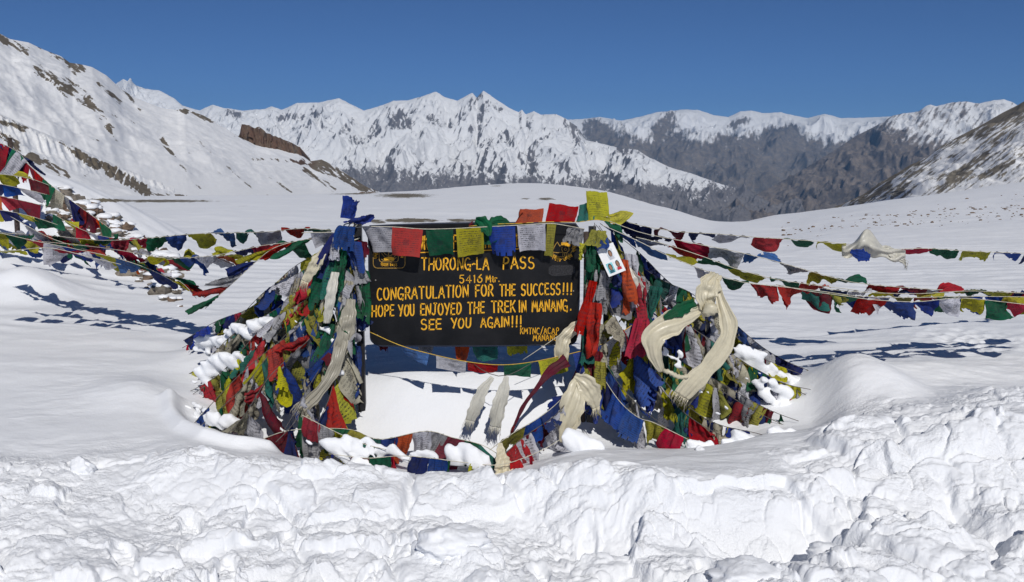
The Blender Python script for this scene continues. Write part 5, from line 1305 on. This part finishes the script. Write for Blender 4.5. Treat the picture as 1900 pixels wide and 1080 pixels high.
scarf('small cream scarf standing in the snow below the centre of the board', pts((928, 822, 6.24), (930, 842, 6.2), (934, 860, 6.16), (936, 882, 6.14)), [.03, .07, .12, .14], M_SILK, 2, .3, fringe=(False, False), seed=10)
scarf('old twisted grey scarf hanging diagonally on the left curtain', pts((640, 600, 6.72), (630, 650, 6.66), (618, 690, 6.62), (590, 730, 6.56), (556, 762, 6.52)), [.07, .10, .09, .08, .11], M_SILKO, 2, .25, fringe=(False, True), seed=11)
scarf('long old cream scarf hanging straight down beside the left post', pts((652, 555, 6.74), (646, 590, 6.7), (638, 630, 6.68), (630, 670, 6.7)), [.06, .13, .12, .06], M_SILKO, 2, .25, fringe=(False, True), seed=12)
scarf('white scarf knotted down the front of the left post bundle', pts((622, 505, 6.74), (616, 535, 6.7), (612, 560, 6.7), (606, 600, 6.74)), [.06, .08, .07, .05], M_SILKW, 2, .22, fringe=(False, False), seed=13)
scarf('cream scarf slanting off the upper left of the left post bundle', pts((604, 462, 6.8), (590, 482, 6.78), (578, 502, 6.8), (566, 522, 6.84)), [.05, .09, .08, .06], M_SILK, 2, .2, fringe=(False, True), seed=14)
scarf('white cloth slanting right below the photo card', pts((1160, 500, 6.9), (1175, 520, 6.88), (1190, 545, 6.9), (1196, 560, 6.92)), [.07, .11, .09, .03], M_SILKW, 1.5, .2, fringe=(False, False), seed=15)
scarf('torn dark red strand trailing down left from the foot of the right post', pts((1052, 668, 6.78), (1020, 690, 6.72), (996, 720, 6.68), (972, 752, 6.66), (954, 790, 6.64)), [.10, .07, .03, .035, .015], M_FLAG['maroon'], 2, .2, fringe=(False, True), lump=.5, seed=41)
# white cloth puffed on the top right string
def puffed():
    n = 26; u = np.linspace(0, 1, n); U, V = np.meshgrid(u, u)
    ex = 1562 + (1680 - 1562) * U; top = 456 + 8 * U
    h = np.exp(-((U - 0.40) / 0.17) ** 2) * 34
    y = top - h * (1 - 0.1 * V) + V * (20 + 14 * np.exp(-((U - 0.42) / 0.16) ** 2) * 1.6 + 4 * np.sin(U * 17))
    Y = 7.95 - 0.12 * np.sin(V * 3) * np.exp(-((U - .42) / .25) ** 2) + 0.015 * np.sin(U * 30 + V * 5) + 0.02 * np.sin(V * 9 + U * 12)
    P = np.array([[pt(ex[i, j], y[i, j], Y[i, j]) for j in range(n)] for i in range(n)]).reshape(-1, 3)
    idx = np.arange(n * n).reshape(n, n)
    o = mesh_obj('puffed_cloth', P, [tuple(int(x) for x in (idx[i, j], idx[i, j + 1], idx[i + 1, j + 1], idx[i + 1, j])) for i in range(n - 1) for j in range(n - 1)], M_SILKW, None, True, origin=P[0])
    tag(o, 'large white cloth puffed up by the wind on the top right string', 'cloth')
    md = o.modifiers.new('thickness', 'SOLIDIFY'); md.thickness = 0.002
puffed()
bf = scarf('blue cloth end showing under the puffed white cloth', pts((1578, 466, 7.84), (1600, 474, 7.82), (1614, 478, 7.84)), [.03, .11, .06], M_FLAG['blue'], 1, .1, fringe=(False, False), seed=16); tag(bf, cat='cloth')
scarf('white scarf tail trailing right of the puffed white cloth', pts((1630, 462, 7.95), (1650, 466, 7.95), (1668, 480, 7.96), (1676, 484, 7.97)), [.05, .09, .07, .04], M_SILKW, 2, .25, fringe=(False, True), seed=17)

# ------------------------------------------------------------------ photo card hung right of the board
def card():
    A, B = pt(1106, 462, 6.76), pt(1130, 514, 6.74); e = empty('photo_card', A, 'white card with three small portrait photographs hanging among the flags right of the board', 'photo card')
    ax = (np.array(pt(1155, 504, 6.74)) - np.array(pt(1130, 514, 6.74))); up = np.array(pt(1106, 462, 6.78)) - np.array(pt(1130, 514, 6.74))
    o = np.array(pt(1130, 514, 6.74)); nrm = np.cross(ax, up); nrm /= np.linalg.norm(nrm); nrm = nrm if nrm[1] < 0 else -nrm
    ax = ax * 1.25
    def quad(u0, v0, u1, v1, d, name, mat, par, th=0.003):
        c = [o + ax * u + up * v + nrm * d for u, v in ((u0, v0), (u1, v0), (u1, v1), (u0, v1))]; b = [p - nrm * th for p in c]
        return mesh_obj(name, np.array(c + b), [(0, 1, 2, 3), (7, 6, 5, 4), (0, 4, 5, 1), (1, 5, 6, 2), (2, 6, 7, 3), (3, 7, 4, 0)], mat, par, False)
    quad(0, 0, 1, 1, 0, 'card', M_PAPER, e, 0.004)
    skin = mat_simple('portrait_skin', (0.30, 0.16, 0.10), 0.6); hair = mat_simple('portrait_hair', (0.01, 0.01, 0.012), 0.6)
    def disc(u, v, ru, rv, d, name, mat, par):
        c = [o + ax * (u + ru * math.cos(a)) + up * (v + rv * math.sin(a)) + nrm * d for a in np.linspace(0, 2 * math.pi, 17)[:-1]]
        return mesh_obj(name, np.array(c), [tuple(range(16))], mat, par, False)
    for k, (u, v, bgc, sh) in enumerate(((0.12, 0.08, (0.22, 0.55, 0.60), (0.02, 0.12, 0.16)), (0.56, 0.10, (0.75, 0.78, 0.78), (0.55, 0.02, 0.04)), (0.42, 0.50, (0.62, 0.66, 0.70), (0.45, 0.45, 0.48)))):
        p = quad(u, v, u + 0.36, v + 0.34, 0.0015, 'portrait', mat_simple('portrait_ground', bgc, 0.4), e, 0.001)
        disc(u + .18, v + .20, .11, .12, .0022, 'hair', hair, p); disc(u + .18, v + .19, .075, .095, .0028, 'face', skin, p)
        quad(u + .06, v + .0, u + .30, v + .09, .0034, 'shirt', mat_simple('portrait_shirt', sh, 0.6), p, .0005)
card()
def plates():
    for k, (y0, y1) in enumerate(((573, 588), (600, 614))):
        m = MB(); a = pt(672, (y0 + y1) / 2, 6.9); m.box(a, (0.055, 0.004, 0.062), rotm(0, 0, 0.1)); o = m.build('white_tag', M_PAPER, None, False, origin=a)
        tag(o, ['square white tag tied beside the left edge of the board, upper one', 'white tag under the upper one, where the yellow cord starts'][k], 'tag')
plates()

# ------------------------------------------------------------------ pole and stones at the far left
M_STONE = mat_simple('stone', (0.20, 0.175, 0.145), 0.9, 0.2, 9, 0.45, 0.6, 0.02)
M_STONE2 = mat_simple('brown_stone', (0.16, 0.115, 0.085), 0.9, 0.2, 9, 0.45, 0.6, 0.02)
g0 = gz(POLE[0], POLE[1])
m = MB(); m.tube([[POLE[0], POLE[1], g0 - .2], [POLE[0] + .02, POLE[1], (g0 + POLE[2]) / 2], [POLE[0], POLE[1], POLE[2] + .05]], .035, 8, .1)
tag(m.build('flag_pole', M_WOOD, None, origin=(POLE[0], POLE[1], g0)), 'dark wooden pole wrapped in flags on the stone pile at the left edge', 'pole')
random.seed(5)
pile = empty('stone_pile', pt(150, 430, 14.0), 'low pile of brown stones half covered by snow left of the flag strings', 'stone pile')
sv = []
for k in range(6):
    m = MB(); m.blob((0, 0, 0), (1, 0.8, 0.62), 9, 6, 0.45, k * 3 + 1, power=0.75); sv.append((np.vstack(m.V), m.F))
cnt = 0
smesh = []
for k, (V, Fc) in enumerate(sv):
    me = bpy.data.meshes.new('stone'); me.from_pydata(V.tolist(), [], Fc); me.materials.append(M_STONE if k % 2 else M_STONE2); smesh.append(me)
capb = MB()
def line_y(px): return interp_pts([(90, 352), (150, 375), (200, 402), (240, 430), (280, 462), (330, 492)], px)
tries = 0
while cnt < 290 and tries < 4000:
    tries += 1
    px = random.uniform(85, 335); py = line_y(px) + random.triangular(-3, 85, 8)
    # march along the ray to the snow surface
    hit = None
    Ys = np.arange(10.5, 20, 0.12); Q = np.array([pt(px, py, y) for y in Ys]); gzz = ground(Q[:, 0], Q[:, 1], False)
    w = np.where(Q[:, 2] < gzz)[0]
    if len(w) == 0:
        hit = Q[np.argmin(np.abs(Ys - 15))]; hit = np.array([hit[0], hit[1], float(ground(hit[0], hit[1], False)[0])])
    else: hit = Q[w[0]]
    s = random.choice([.04, .05, .06, .07, .08, .1, .12, .15])
    o = bpy.data.objects.new('stone', random.choice(smesh)); o.location = tuple(np.array(hit) + np.array([0, 0, s * 0.25]) - parent_world(pile))
    o.rotation_euler = (random.uniform(-.4, .4), random.uniform(-.4, .4), random.uniform(0, 6)); o.scale = (s * random.uniform(.8, 1.5), s * random.uniform(.8, 1.3), s * random.uniform(.6, 1.1))
    link(o, pile); cnt += 1
    if random.random() < 0.85: capb.blob(np.array(hit) + np.array([random.uniform(-.02, .02), .01, s * .72]), (s * .95, s * .8, s * .34), 9, 6, .3, cnt)
tag(capb.build('snow_caps', M_CLUMP), kind='stuff')
# loose stones scattered thinly over the right-hand snow and the far rim
sb = MB()
for k in range(420):
    px = random.uniform(1450, 1930); py = interp_pts([(1450, 402), (1700, 378), (1930, 345)], px) + random.triangular(2, 75, 25)
    Ys = np.geomspace(14, 190, 160); Q = np.array([pt(px, py, y) for y in Ys]); w = np.where(Q[:, 2] < ground(Q[:, 0], Q[:, 1], False))[0]
    if len(w) == 0: continue
    h = Q[w[0]]; s = random.choice([.0004, .0006, .0008, .001, .0015]) * h[1]
    sb.blob(h + np.array([0, 0, s * .1]), (s * 1.4, s, s * .7), 6, 4, .5, k)
for k in range(90):
    px = random.uniform(180, 700); py = 0; D = random.uniform(88, 96)
    x = (px - 950) / F * D; s = random.uniform(.1, .32); sb.blob((x, D, gz(x, D)), (s * 1.5, s, s * .6), 6, 4, .4, k)
tag(sb.build('scattered_stones', M_STONE2), kind='stuff')

# ------------------------------------------------------------------ snow resting on the flags
random.seed(9)
def SNOWFIX(o):
    tag(o, kind='stuff')
    md = o.modifiers.new('merge', 'REMESH'); md.mode = 'VOXEL'; md.voxel_size = 0.012; md.use_smooth_shade = True
    md = o.modifiers.new('soften', 'SMOOTH'); md.factor = 0.6; md.iterations = 9
def settled(label_pts, mb, n, spread, size, Yd):
    for k in range(n):
        i = random.randrange(len(label_pts) - 1); t = random.random()
        a, b = label_pts[i], label_pts[i + 1]
        px = a[0] + (b[0] - a[0]) * t + random.gauss(0, spread); py = a[1] + (b[1] - a[1]) * t + abs(random.gauss(0, spread)); Y = a[2] + (b[2] - a[2]) * t + Yd
        s = size * math.exp(random.gauss(0, .45))
        mb.blob(pt(px, py, Y), (s * 1.35, s * .6, s * .7), 12, 8, .35, k, rot=rotm(0, SLOPE[0] + random.uniform(-.3, .3), random.uniform(-.3, .3)))
SLOPE = [0.6]
mb = MB()
settled([(372, 640, 8.0), (410, 622, 7.9), (455, 605, 7.6), (500, 590, 7.4)], mb, 90, 9, .03, -.10)
settled([(372, 690, 7.55), (405, 672, 7.5), (445, 655, 7.35)], mb, 70, 9, .032, -.10)
settled([(345, 745, 7.2), (390, 765, 7.0), (420, 790, 6.8)], mb, 20, 12, .035, -.1)
settled([(540, 560, 7.0), (600, 620, 6.9), (640, 700, 6.8)], mb, 10, 14, .018, -.12)
settled([(640, 805, 6.35), (665, 825, 6.3), (680, 860, 6.2)], mb, 40, 13, .03, -.06)
settled([(600, 820, 6.3), (700, 830, 6.3), (790, 835, 6.25), (880, 850, 6.2)], mb, 40, 12, .03, -.05)
SNOWFIX(mb.build('settled_snow', M_CLUMP))
SLOPE[0] = 0.6
mb = MB()
settled([(1370, 640, 7.6), (1400, 670, 7.65), (1440, 690, 7.7), (1480, 700, 7.8)], mb, 90, 13, .03, -.13)
settled([(1400, 690, 7.4), (1440, 720, 7.5), (1470, 760, 7.5)], mb, 34, 12, .026, -.14)
settled([(1240, 640, 7.0), (1300, 700, 7.0), (1340, 760, 6.9)], mb, 20, 14, .02, -.14)
settled([(1070, 826, 6.3), (1090, 822, 6.3), (1110, 828, 6.3)], mb, 12, 5, .045, 0)
settled([(1280, 825, 6.5), (1350, 815, 6.5), (1480, 800, 6.6)], mb, 26, 8, .03, -.05)
SNOWFIX(mb.build('settled_snow', M_CLUMP))

# ------------------------------------------------------------------ snow blocks thrown up along the bank
def snow_block(label, px, py, Y, size, rot, seed, cut=5, rough=0.10):
    """a broken lump: a noisy ball shaved by a few flat planes, set a third deep in the snow"""
    c = pt(px, py, Y); g = gz(c[0], c[1])
    size = np.array(size); c = np.array([c[0], c[1], g + size[2] * 0.08]); m = MB(); m.blob((0, 0, 0), (1, 1, 1), 56, 40, 0.16, seed)
    V = np.vstack(m.V); r = random.Random(seed)
    for k in range(cut):
        n = np.array([r.uniform(-1, 1), r.uniform(-1, 0.4), r.uniform(-0.2, 1)]); n /= np.linalg.norm(n); d = r.uniform(0.6, 0.9)
        s = V @ n - d; V = V - np.clip(s, 0, None)[:, None] * n * 0.7
    V = (V * size) @ rotm(*rot).T
    n = fbm(V[:, 0] * 22 + seed, V[:, 2] * 22 + V[:, 1] * 13, 4, 700 + seed)
    n2 = fbm(V[:, 0] * 60 + seed, V[:, 2] * 60 + V[:, 1] * 40, 3, 720 + seed); V = V * (1 + (rough + .07) * n[:, None] + 0.05 * n2[:, None]) + c
    o = mesh_obj('snow_block', V, m.F, M_CLUMP, None, True, origin=c)
    tag(o, label, 'snow block', 'blocks of snow thrown up along the bank')
snow_block('low dome of snow in the trail at the lower right', 1545, 1000, 4.75, (.15, .12, .08), (0.1, 0.2, 0.5), 3, 3, .06)
snow_block('large rounded snow lump at the bottom centre of the trail', 840, 990, 4.8, (.20, .15, .10), (0.1, 0.0, 0.2), 5, 2, .05)
snow_block('boxy snow lump below the right end of the rounded centre lump', 900, 1035, 4.5, (.13, .11, .09), (0.1, 0.1, -.2), 6)
snow_block('snow lump sitting alone on the smooth snow at the far left', 150, 865, 5.7, (.09, .08, .07), (0, 0.2, 0), 7)
snow_block('small knob of snow on the lip of the shelf left of the centre flags', 1300, 812, 6.2, (.035, .04, .03), (0, 0, 0), 10)
snow_block('wide low slab of snow in the bottom middle of the picture', 1390, 1055, 4.35, (.22, .14, .08), (0.05, .1, .2), 11)
